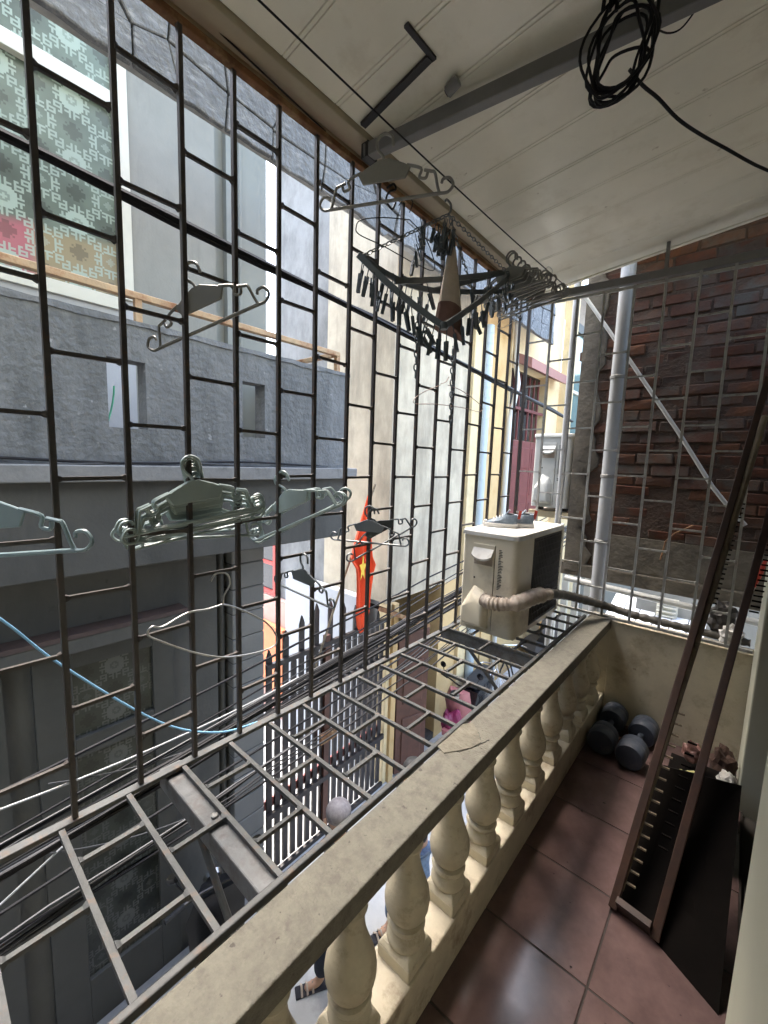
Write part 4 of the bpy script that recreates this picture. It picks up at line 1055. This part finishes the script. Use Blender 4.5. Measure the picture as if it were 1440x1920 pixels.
# wire hangers
def wire_hanger(label, hook, plane, pts, m, r_=.0022):
    o = thing('wire_hanger', label, 'hanger', PX(*hook, plane))
    MB().tube(smooth([PX(x, y_, plane) for x, y_ in pts[0]], 5), r_, 6).build('hook', m, o)
    MB().tube(smooth([PX(x, y_, plane) for x, y_ in pts[1]], 5), r_, 6).build('frame', m, o)
wire_hanger('white bent wire hanger on the lower left bars', (420, 1080), GX + .03, ([(395, 1090), (405, 1076), (425, 1076), (431, 1095), (419, 1118), (419, 1133)], [(419, 1133), (390, 1142), (350, 1150), (305, 1175), (285, 1175), (277, 1190), (300, 1202), (370, 1225), (430, 1232), (500, 1218), (520, 1200), (500, 1168), (450, 1142), (419, 1133)]), M['steel'], .0028)
wire_hanger('dark wire hanger dangling from the top rail beside the clip hanger', (760, 392), -1.05, ([(748, 385), (760, 372), (774, 378), (768, 398)], [(768, 412), (720, 408), (678, 412), (668, 425), (674, 440), (720, 462), (780, 495), (815, 505), (800, 450), (768, 412)]), M['cable'], .002)
wire_hanger('thin rusty wire hanger in front of the stained wall', (810, 700), HX, ([(842, 706), (836, 716), (826, 720)], [(826, 722), (795, 735), (777, 748), (780, 757), (820, 758), (870, 765), (898, 772), (903, 762), (870, 735), (840, 722)]), M['copper'], .0018)
wire_hanger('thin pale wire hanger below the row of grey hangers', (1030, 495), -.92, ([(1020, 510), (1028, 500), (1036, 508), (1030, 520)], [(1028, 522), (1000, 560), (960, 605), (935, 615), (940, 600), (985, 560), (1020, 530)]), M['steel'], .0015)
# knotted dark string on top rail
tag(MB().tube(smooth([PX(x, y_, -1.14) for x, y_ in ((726, 352), (738, 345), (742, 355), (730, 360), (724, 375), (735, 392), (742, 380))], 5), .004, 6).build('tie_string', M['cable']), 'black tie knotted round the rusty top rail', 'string')

# clip hanger with chains
ch = thing('clip_hanger', 'dark folding clip hanger with chains and pegs on the clothesline', 'clip hanger', PX(842, 385, -.905))
hub = ch.location.copy()
TX = -.93
def W(x, y_, X): return PX(x, y_, X)
A = W(672, 478, -1.06); B = W(1003, 540, -1.0); Cc = W(832, 612, -.80); D = W(812, 545, -1.0); E_ = W(968, 505, -.93); Fm = W(740, 527, -1.0)
def bar(p, q, w=.016, bend=0):
    pts = [p.lerp(q, i / 6) + Vector((0, 0, -bend * 4 * (i / 6) * (1 - i / 6))) for i in range(7)]
    mb_ = MB()
    for i in range(6): mb_.beam(pts[i], pts[i + 1], .008, w)
    return mb_
for p, q, bd in ((A, Cc, .012), (A, D, .02), (D, B, .012), (Cc, E_, .012), (Fm, E_, .012), (D, E_, 0)):
    bar(p, q, .02, bd).build('arm', M['hdark'], ch)
MB().lathe([(.012, -.01), (.016, 0), (.012, .012)], Cc, 10).build('hub_joint', M['hdark'], ch)
MB().tube(smooth([hub + Vector((.004, -.03, -.0)), hub + Vector((0, -.015, .012)), hub + Vector((0, .01, .008)), hub + Vector((0, .012, -.012)), hub + Vector((0, 0, -.03))], 4), .004, 6).build('hook', M['hdark'], ch)
def chain(parent, p, q, link=.02, r_=.0022, m=None, sag_=0):
    p = Vector(p); q = Vector(q); n = max(2, int((q - p).length / (link * .8)))
    d = (q - p).normalized(); a = d.orthogonal().normalized(); b = d.cross(a)
    for i in range(n):
        c = p.lerp(q, (i + .5) / n) + Vector((0, 0, -sag_ * 4 * ((i + .5) / n) * (1 - (i + .5) / n)))
        s_ = a if i % 2 else b
        pts = [c + d * (link * .5 * math.cos(t)) + s_ * (link * .24 * math.sin(t)) for t in [2 * math.pi * j / 10 for j in range(10)]]
        MB().tube(pts, r_, 5, True).build('chain_link', m or M['hdark'], parent)
top = hub + Vector((0, 0, -.03))
for q in (A.lerp(Cc, .05), E_.lerp(Cc, .15), D.lerp(B, .3)):
    o = MB().lathe([(.004, -.004), (.005, 0), (.004, .004)], top, 8).build('chain', M['hdark'], ch)
    chain(o, top, q + Vector((0, 0, .008)), .024, .0022)
# pegs: clips on short cords under the arms, and a bunch tied under the hook
pegm = MB()
for s in (-1, 1):
    pegm.add([(x + s * (.004 if z > -.03 else .0022), y_, z) for z in (0, -.055) for y_ in (-.005, .005) for x in (-.002, .002)],
             [(0, 2, 3, 1), (4, 5, 7, 6), (0, 1, 5, 4), (2, 6, 7, 3), (0, 4, 6, 2), (1, 3, 7, 5)])
pegm.tube([(-.007, 0, -.016), (.007, 0, -.016)], .004, 6)
pegm.tube([(0, 0, .0), (0, 0, .035)], .0016, 5)
pegme = pegm.mesh('peg')
random.seed(9)
def peg(p, tilt=None, s=1.0):
    o = put('peg', pegme, M['clip'], ch, Vector(p) - ch.location, (random.uniform(-.25, .25), random.uniform(-.25, .25) if tilt is None else tilt, random.uniform(0, 6)))
    o.scale = (s, s, s)
for p, q, n in ((A, Cc, 13), (A, D, 8), (Cc, E_, 12), (D, B, 7), (Fm, E_, 6)):
    for i in range(n):
        peg(p.lerp(q, (i + .4) / n) + Vector((0, 0, -.045 - .02 * random.random())), s=1.15)
for i in range(22):
    a = top + Vector((random.uniform(-.03, .02), random.uniform(-.05, .02), random.uniform(-.09, -.05)))
    peg(a, random.uniform(-.4, .4))
for i in range(5):
    peg(W(775 + i * 4, 490 - i * 16, -.95), .3)
for (x, y0, y1, X) in ((783, 590, 708, -1.0), (849, 655, 800, -1.0)):
    o = MB().lathe([(.003, 0), (.003, .004)], W(x, y0 - 4, X), 6).build('chain', M['hdark'], ch)
    chain(o, W(x, y0, X), W(x - 4, y1, X), .03, .003)
for x, y_ in ((800, 618), (793, 632), (890, 600), (905, 590)):
    peg(W(x, y_, -.97), .5, 1.2)
# folded cloth hanging in the clip hanger
cl = thing('folded_cloth', 'beige cloth folded to a cone with a brown hem, hanging from the clip hanger', 'cloth', W(845, 440, -.9))
tip = W(848, 425, -.9); bl = W(818, 625, -.9); brr = W(868, 615, -.9); bt = W(845, 655, -.9)
rings = []
NN = 14
for i in range(13):
    t = i / 12
    r0 = .006 + .08 * t ** 1.05
    c0 = tip.lerp((bl + brr) / 2, t)
    ring = []
    for k in range(NN):
        an = 2 * math.pi * k / NN
        low = -.05 * (max(0, math.cos(an - .6)) ** 2) * t ** 3
        f = 1 + .12 * math.sin(3 * an + t * 2)
        ring.append(c0 + Vector((.55 * r0 * math.cos(an) * f, .8 * r0 * math.sin(an) * f, low)))
    rings.append(ring)
MB().loft(rings[:11]).build('cloth_body', M['clothb'], cl)
MB().loft([[p + (p - sum(rg, Vector()) / NN) * .03 for p in rg] for rg in rings[9:]]).build('hem', M['clothbrown'], cl)

# ------------------------------------------------------------------ leaning frame and things on the floor
fr = thing('slotted_rack', 'red brown wooden rack with toothed slots leaning at the far grille', 'frame', (-.14, 1.5, 0))
DV = Vector((.224, 1.15, 1.96))
f1, f2 = Vector((-.195, 1.5, .0)), Vector((-.07, 1.486, 0))
for f_ in (f1, f2):
    MB().beam(f_ + DV * .002, f_ + DV * .985, .026, .05, up=(0, -1, .5)).build('stile', M['wood'], fr, bevel=.003)
MB().beam(f1 + Vector((.012, 0, .03)), f2 + Vector((-.012, 0, .03)), .02, .06, up=(0, -.5, 1)).build('foot_board', M['wood'], fr)
th = Vector((f2.x - f1.x, 0, 0))
toothm = MB().box(-.014, .014, -.003, .003, -.003, .003).mesh('tooth'); toothd = toothm.copy(); toothp = toothm.copy()
for k in range(16):
    t = .045 + k * .0175
    put('tooth', toothm, M['woodpale'], fr, f1 + DV * t + Vector((.03, -.012, 0)) - fr.location)
    if 3 < k < 14: put('tooth', toothd, M['wooddark'], fr, f2 + DV * t + Vector((-.04, -.01, 0)) - fr.location)
for f_ in (f1, f2):
    for k in range(22):
        put('tooth', toothd, M['wooddark'], fr, f_ + DV * (.50 + k * .0095) + Vector((.03, .02, 0)) - fr.location)
tag(MB().prism([f1 + Vector((.012, .05, 0)), Vector((.096, 1.385, 0)), Vector((.096, 1.385, 0)) + Vector((0, .42, .44)), f1 + Vector((.06, .33, .38))], (0, .012, -.004)).build('shadow_board', M['wooddark']), 'black brown board put in for the shadow beside the wooden rack on the floor', 'board')  # near-black sheet stands in for the shadow by the rack's foot
tag(MB().tube(smooth([(-.185, 1.53, .06), (-.13, 1.78, .5), (-.06, 2.1, 1.02), (.03, 2.5, 1.75)], 6), [.013] * 19, 8).build('wooden_pole', M['woodpale']), 'weathered pale wooden pole leaning through the brown rack', 'pole')
crate = thing('dark_crate', 'dark low crate standing behind the board at the doorway', 'crate', (-.03, 2.15, 0))
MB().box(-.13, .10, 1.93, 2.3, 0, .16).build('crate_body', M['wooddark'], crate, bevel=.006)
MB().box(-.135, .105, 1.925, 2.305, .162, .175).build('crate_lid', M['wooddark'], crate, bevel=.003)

def crumple(name, label, cat, c, s, m, seed, n=3):
    random.seed(seed)
    bm = bmesh.new(); bmesh.ops.create_icosphere(bm, subdivisions=n, radius=1)
    me = bpy.data.meshes.new(name)
    ph = [random.uniform(0, 6) for _ in range(6)]
    for v in bm.verts:
        d = 1 + .18 * math.sin(5 * v.co.x + ph[0]) * math.sin(4 * v.co.y + ph[1]) + .14 * math.sin(9 * v.co.z + ph[2] + 3 * v.co.x) + random.uniform(-.07, .07)
        v.co = Vector((v.co.x * s[0] * d, v.co.y * s[1] * d, max(-s[2] * .8, v.co.z * s[2] * d)))
    bm.to_mesh(me); bm.free()
    o = put(name, me, m, None, c)
    return tag(o, label, cat)
crumple('snack_packet', 'crumpled yellow snack packet on the dark crate behind the rack', 'packet', (-.05, 2.06, .215), (.05, .05, .045), M['packet'], 1)
crumple('paper_packet', 'crumpled pink packet on the crate beside the end wall', 'packet', (-.06, 2.24, .245), (.035, .022, .05), M['packetpink'], 2)
crumple('grey_rag', 'pale grey rag lying at the front of the dark crate', 'rag', (-.055, 1.96, .195), (.05, .03, .03), M['rag'], 3)
crumple('brown_bundle', 'rust brown bundle on the floor by the door frame', 'bundle', (.055, 2.44, .13), (.05, .06, .10), mat('dark_brown_cloth', (.05, .026, .018), .95, .2, 20, .4, 150), 4)
crumple('white_rag', 'crumpled white rag in front of the brown bundle', 'rag', (.07, 2.2, .205), (.03, .05, .03), M['rag'], 5)
crumple('plastic_bag', 'white plastic bag lying on top of the end wall', 'bag', (.02, 2.76, .665), (.05, .05, .06), M['sole'], 6)
crumple('dark_bag', 'dark bag on top of the end wall behind the white one', 'bag', (-.02, 2.79, .73), (.06, .04, .09), M['coil'], 8)
cn = thing('folded_umbrella', 'small folded umbrella in red and white standing at the door frame', 'umbrella', (.095, 2.5, .62))
MB().tube([PY(1385, 1160, 2.6), PY(1400, 1125, 2.6), PY(1412, 1100, 2.6)], [.003, .007, .010], 8).build('white_tip', M['sole'], cn)
MB().tube([PY(1412, 1100, 2.6), PY(1425, 1075, 2.6), PY(1436, 1050, 2.6)], [.0102, .012, .006], 8).build('red_body', M['red'], cn)

def dumbbell(loc, label):
    o = thing('dumbbell', label, 'dumbbell', (0, 0, 0), 'pair of dumbbells at the end wall')
    R = Matrix.Rotation(rad(90), 3, 'X')
    pr = [(.03, -.065), (.06, -.062), (.066, -.052), (.067, -.012), (.0655, -.008), (.067, -.004), (.067, .052), (.06, .062), (.03, .065)]
    for s in (-1, 1): MB().lathe(pr, (0, s * .125, .067), 24, R).build('weight', M['dumb'], o)
    MB().lathe([(.016, -.07), (.016, .07)], (0, 0, .067), 12, R).build('handle', M['dumb'], o)
    o.location = loc
    return o
d1 = dumbbell((-.44, 2.50, .0), 'left dusty blue grey dumbbell lying against the plinth')
d2 = copy_tree(d1); d2.location = (-.292, 2.475, 0); d2['label'] = 'right dusty blue grey dumbbell lying nearer the wooden rack'
d2.rotation_euler = (0, 0, rad(-3))

# ------------------------------------------------------------------ people in the alley
def skin_body(chain_pts, edges, radii, m, name, parent, lvl=2):
    me = bpy.data.meshes.new(name); me.from_pydata([tuple(p) for p in chain_pts], edges, [])
    o = bpy.data.objects.new(name, me); COL.objects.link(o)
    sk = o.modifiers.new('skin', 'SKIN'); sk.use_smooth_shade = True
    for i, r_ in enumerate(radii):
        me.skin_vertices[0].data[i].radius = (r_, r_)
        me.skin_vertices[0].data[i].use_root = (i == 0)
    ss = o.modifiers.new('sub', 'SUBSURF'); ss.levels = lvl; ss.render_levels = lvl
    dg = bpy.context.evaluated_depsgraph_get()
    nm = bpy.data.meshes.new_from_object(o.evaluated_get(dg))
    bpy.data.objects.remove(o)
    for p in nm.polygons: p.use_smooth = True
    return put(name, nm, m, parent)
def person(label, loc, yaw, hair, top_m, leg_m, stride):
    o = thing('person', label, 'person', (0, 0, 0))
    s = stride
    J = [(0, 0, .95), (0, 0, 1.12), (0, 0, 1.30), (0, .01, 1.43), (0, .02, 1.50), (0, .03, 1.58), (0, .035, 1.66),   # 0-6 spine to head
         (.16, 0, 1.38), (.2, .0 - s * .5, 1.12), (.2, .12 - s * .5, .90), (.195, .15 - s * .5, .82),                  # 7-10 right arm
         (-.16, 0, 1.38), (-.2, s * .5, 1.12), (-.2, .12 + s * .5, .90), (-.195, .15 + s * .5, .82),                   # 11-14
         (.09, 0, .88), (.1, s * .55, .48), (.1, s * .7, .10), (.1, s * .7 + .02, .04), (.1, s * .7 + .14, .025),          # 15-19
         (-.09, 0, .88), (-.1, -s * .35, .48), (-.1, -s * .9, .12), (-.1, -s * .9 + .02, .05), (-.1, -s * .9 + .14, .03)]
    E = [(0, 1), (1, 2), (2, 3), (3, 4), (4, 5), (5, 6), (2, 7), (7, 8), (8, 9), (9, 10), (2, 11), (11, 12), (12, 13), (13, 14),
         (0, 15), (15, 16), (16, 17), (17, 18), (18, 19), (0, 20), (20, 21), (21, 22), (22, 23), (23, 24)]
    Rr = [.12, .115, .13, .06, .05, .085, .075, .05, .042, .033, .03, .05, .042, .033, .03, .08, .055, .038, .035, .028, .08, .055, .038, .035, .028]
    skin_body(J, E, Rr, M['skin'], 'body', o)
    sel = [0, 15, 16, 17, 20, 21, 22]
    skin_body([J[i] for i in sel], [(0, 1), (1, 2), (2, 3), (0, 4), (4, 5), (5, 6)], [.14, .10, .078, .07, .10, .078, .07], leg_m, 'trousers', o)
    sel = [0, 1, 2, 3, 7, 8, 11, 12]
    skin_body([J[i] for i in sel], [(0, 1), (1, 2), (2, 3), (2, 4), (4, 5), (2, 6), (6, 7)], [.14, .14, .155, .065, .07, .058, .07, .058], top_m, 'shirt', o)
    hm = MB()
    hm.lathe([(.088, -.02), (.097, .02), (.094, .05), (.075, .082), (.04, .1), (.005, .106)], (0, .02, 1.62), 20)
    hm.build('hair', hair, o)
    for s_ in (-1, 1): MB().lathe([(.01, -.004), (.016, 0), (.01, .006)], (s_ * .088, .03, 1.6), 8, Matrix.Rotation(rad(90), 3, 'Y')).build('ear', M['skin'], o)
    MB().prism([(-.012, .115, 1.575), (.012, .115, 1.575), (0, .118, 1.615)], (0, .018, -.004)).build('nose', M['skin'], o)
    for ft in (19, 24):
        x_, y_, z_ = J[ft]
        sd_ = MB().box(x_ - .045, x_ + .045, y_ - .2, y_ + .07, z_ - .025, z_ - .008).build('sandal', M['shirt'], o, bevel=.01)
        for k in range(3):
            MB().tube([(x_ - .045, y_ - .07 + k * .045, z_ - .01), (x_, y_ - .07 + k * .045, z_ + .035), (x_ + .045, y_ - .07 + k * .045, z_ - .01)], .009, 6).build('strap', M['wrap'], sd_)
    o.location = loc; o.rotation_euler = (0, 0, rad(yaw))
    return o
person('grey haired person in dark trousers and sandals walking in the alley below', (-2.07, 2.02, -2.8), 150, M['hair'], M['shirt'], M['navy'], .16)
person('person in blue jeans and dark top bending along the alley behind the handrail', (-1.93, 2.78, -2.8), 165, M['hairblack'], M['shirt'], M['jeans'], .18)

# ------------------------------------------------------------------ two wheelers in the alley
def wheel(parent, c, R_, m_rim, yax=(1, 0, 0), spokes=6, tw_=.035):
    q = Vector((0, 0, 1)).rotation_difference(Vector(yax)).to_matrix()
    w = MB().lathe([(R_ - .02, -tw_ * .3), (R_, -tw_ * .4), (R_ + tw_ * .6, 0), (R_, tw_ * .4), (R_ - .02, tw_ * .3), (R_ - .02, -tw_ * .3)], c, 26, q)
    w.f = w.f[:-2]; w.sm = w.sm[:-2]
    t = w.build('wheel', M['tyre'], parent)
    r2 = MB()
    for k in range(spokes):
        an = 2 * math.pi * k / spokes
        r2.tube([Vector(c), Vector(c) + q @ Vector(((R_ - .015) * math.cos(an), (R_ - .015) * math.sin(an), 0))], .004 if spokes > 8 else .012, 5)
    r2.lathe([(.02, -.03), (.03, -.02), (.03, .02), (.02, .03)], c, 10, q)
    r2.build('rim', m_rim, t)
def scooter(name, label, loc, yaw, body, accent):
    o = thing(name, label, 'motor scooter')
    wheel(o, (0, .62, .25), .2, M['chrome'], tw_=.08); wheel(o, (0, -.6, .25), .2, M['chrome'], tw_=.09)
    secs = [(-.78, .10, .62, .72), (-.6, .15, .52, .80), (-.3, .17, .42, .80), (-.05, .16, .34, .74), (.05, .12, .30, .42), (.28, .12, .28, .36)]
    MB().loft([[(x * w, y_, z) for x, z in ((-1, a), (1, a), (1.05, (a + b_) / 2), (.8, b_), (-.8, b_), (-1.05, (a + b_) / 2))] for y_, w, a, b_ in secs]).build('body', body, o)
    fr_ = [(.28, .28, .12), (.36, .5, .2), (.42, .75, .22), (.38, .95, .16)]
    MB().loft([[(x * w, y_ + dy, z) for x, dy in ((-1, -.02), (-.6, .09), (0, .13), (.6, .09), (1, -.02), (.6, -.03), (-.6, -.03))] for y_, z, w in fr_]).build('apron', accent, o)
    MB().loft([[(x * w, y_, z) for x, z in ((-1, .80), (1, .80), (.85, .86 + b_), (-.85, .86 + b_))] for y_, w, b_ in ((-.75, .1, .03), (-.5, .15, .02), (-.2, .15, 0), (-.02, .10, -.02))]).build('seat', M['tyre'], o, bevel=.01)
    MB().tube(smooth([(-.34, .26, 1.03), (-.18, .32, 1.03), (0, .36, 1.0), (.18, .32, 1.03), (.34, .26, 1.03)], 5), .013, 8).build('handlebar', M['blackpaint'], o)
    for s in (-1, 1):
        MB().tube([(s * .24, .3, 1.03), (s * .37, .25, 1.03)], .02, 8).build('grip', M['tyre'], o)
        mr = MB().tube(smooth([(s * .2, .33, 1.04), (s * .27, .36, 1.15), (s * .3, .35, 1.22)], 4), .006, 6).build('mirror', M['blackpaint'], o)
        MB().lathe([(.03, -.01), (.05, 0), (.03, .012)], (s * .3, .35, 1.24), 12, Matrix.Rotation(rad(90), 3, 'X')).build('mirror_head', M['blackpaint'], mr)
    MB().lathe([(.02, 0), (.07, .01), (.075, .05), (.03, .07)], (0, .48, .92), 14, Matrix.Rotation(rad(-80), 3, 'X')).build('headlight', M['chrome'], o)
    MB().loft([[(x, y_, z) for x, z in ((-.05, .42), (.05, .42), (.06, .5), (-.06, .5))] for y_ in (.5, .62, .78)]).build('mudguard', accent, o)
    MB().tube(smooth([(-.12, -.5, .84), (-.15, -.75, .88), (0, -.86, .88), (.15, -.75, .88), (.12, -.5, .84)], 5), .012, 8).build('grab_rail', M['chrome'], o)
    MB().box(-.06, .06, -.83, -.79, .64, .72).build('tail_light', M['red'], o)
    o.location = loc; o.rotation_euler = (0, 0, rad(yaw))
    return o
scooter('scooter', 'glossy black scooter parked below the near bracket', (-2.42, 1.28, -2.8), 74, M['blackpaint'], M['blackpaint'])
s2 = scooter('scooter', 'scooter with rose pink front parked by the ochre wall', (-2.95, 5.62, -2.8), 185, M['blackpaint'], M['rose'])
s2.scale = (1.0, 1.0, 1.0)
crumple('shopping_bag', 'magenta bag hanging at the front of the pink scooter', 'bag', (-2.88, 5.05, -2.35), (.17, .15, .25), M['magenta'], 12)
bc = thing('bicycle', 'old bicycle with wire spokes leaning beside the pink scooter', 'bicycle', (0, 0, 0))
wheel(bc, (0, .52, .34), .32, M['chrome'], spokes=18, tw_=.03); wheel(bc, (0, -.52, .34), .32, M['chrome'], spokes=18, tw_=.03)
for p, q in (((0, -.52, .34), (0, -.05, .30)), ((0, -.05, .30), (0, -.18, .82)), ((0, -.05, .3), (0, .38, .80)), ((0, -.18, .76), (0, .38, .82)), ((0, .38, .95), (0, .52, .34)), ((0, -.18, .76), (0, -.52, .34))):
    MB().tube([p, q], .015, 8).build('frame_tube', M['blackpaint'], bc)
MB().tube(smooth([(-.28, .25, 1.0), (-.2, .36, 1.0), (0, .4, .98), (.2, .36, 1.0), (.28, .25, 1.0)], 4), .012, 8).build('handlebar', M['chrome'], bc)
MB().loft([[(x * w, y_, z) for x, z in ((-1, .86), (1, .86), (.7, .91), (-.7, .91))] for y_, w in ((-.3, .09), (-.18, .09), (0, .03))]).build('saddle', M['tyre'], bc)
bc.location = (-2.75, 6.9, -2.8); bc.rotation_euler = (0, rad(8), rad(60))
# scrap under the outdoor unit
random.seed(31)
cards = ['grey scrap sack', 'pale crumpled bag', 'dark bin bag', 'dusty cloth bundle']
pos = [(-1.75, 6.3, -2.55, .3), (-2.5, 8.0, -2.5, .35), (-1.9, 6.5, -2.65, .22), (-2.1, 8.6, -2.5, .4)]
for k, (x, y_, z, s_) in enumerate(pos):
    crumple('scrap_bag', cards[k] + ' lying in the alley below the outdoor unit', 'bag', (x, y_, z), (s_, s_ * .8, s_ * .7), (M['junk'], M['rag'], M['coil'], M['junk'])[k], 40 + k)

s3 = scooter('scooter', 'dark scooter parked deep in the alley below the outdoor unit', (-1.75, 7.3, -2.8), 165, M['blackpaint'], M['coil'])
crumple('tarp_heap', 'heap under a dark tarp in the alley below the outdoor unit', 'heap', (-2.3, 9.3, -2.4), (1.1, .9, .7), M['coil'], 50)
crumple('rubble_heap', 'grey heap of scrap beside the far scooter', 'heap', (-1.1, 6.4, -2.55), (.55, .6, .45), M['junk'], 51)
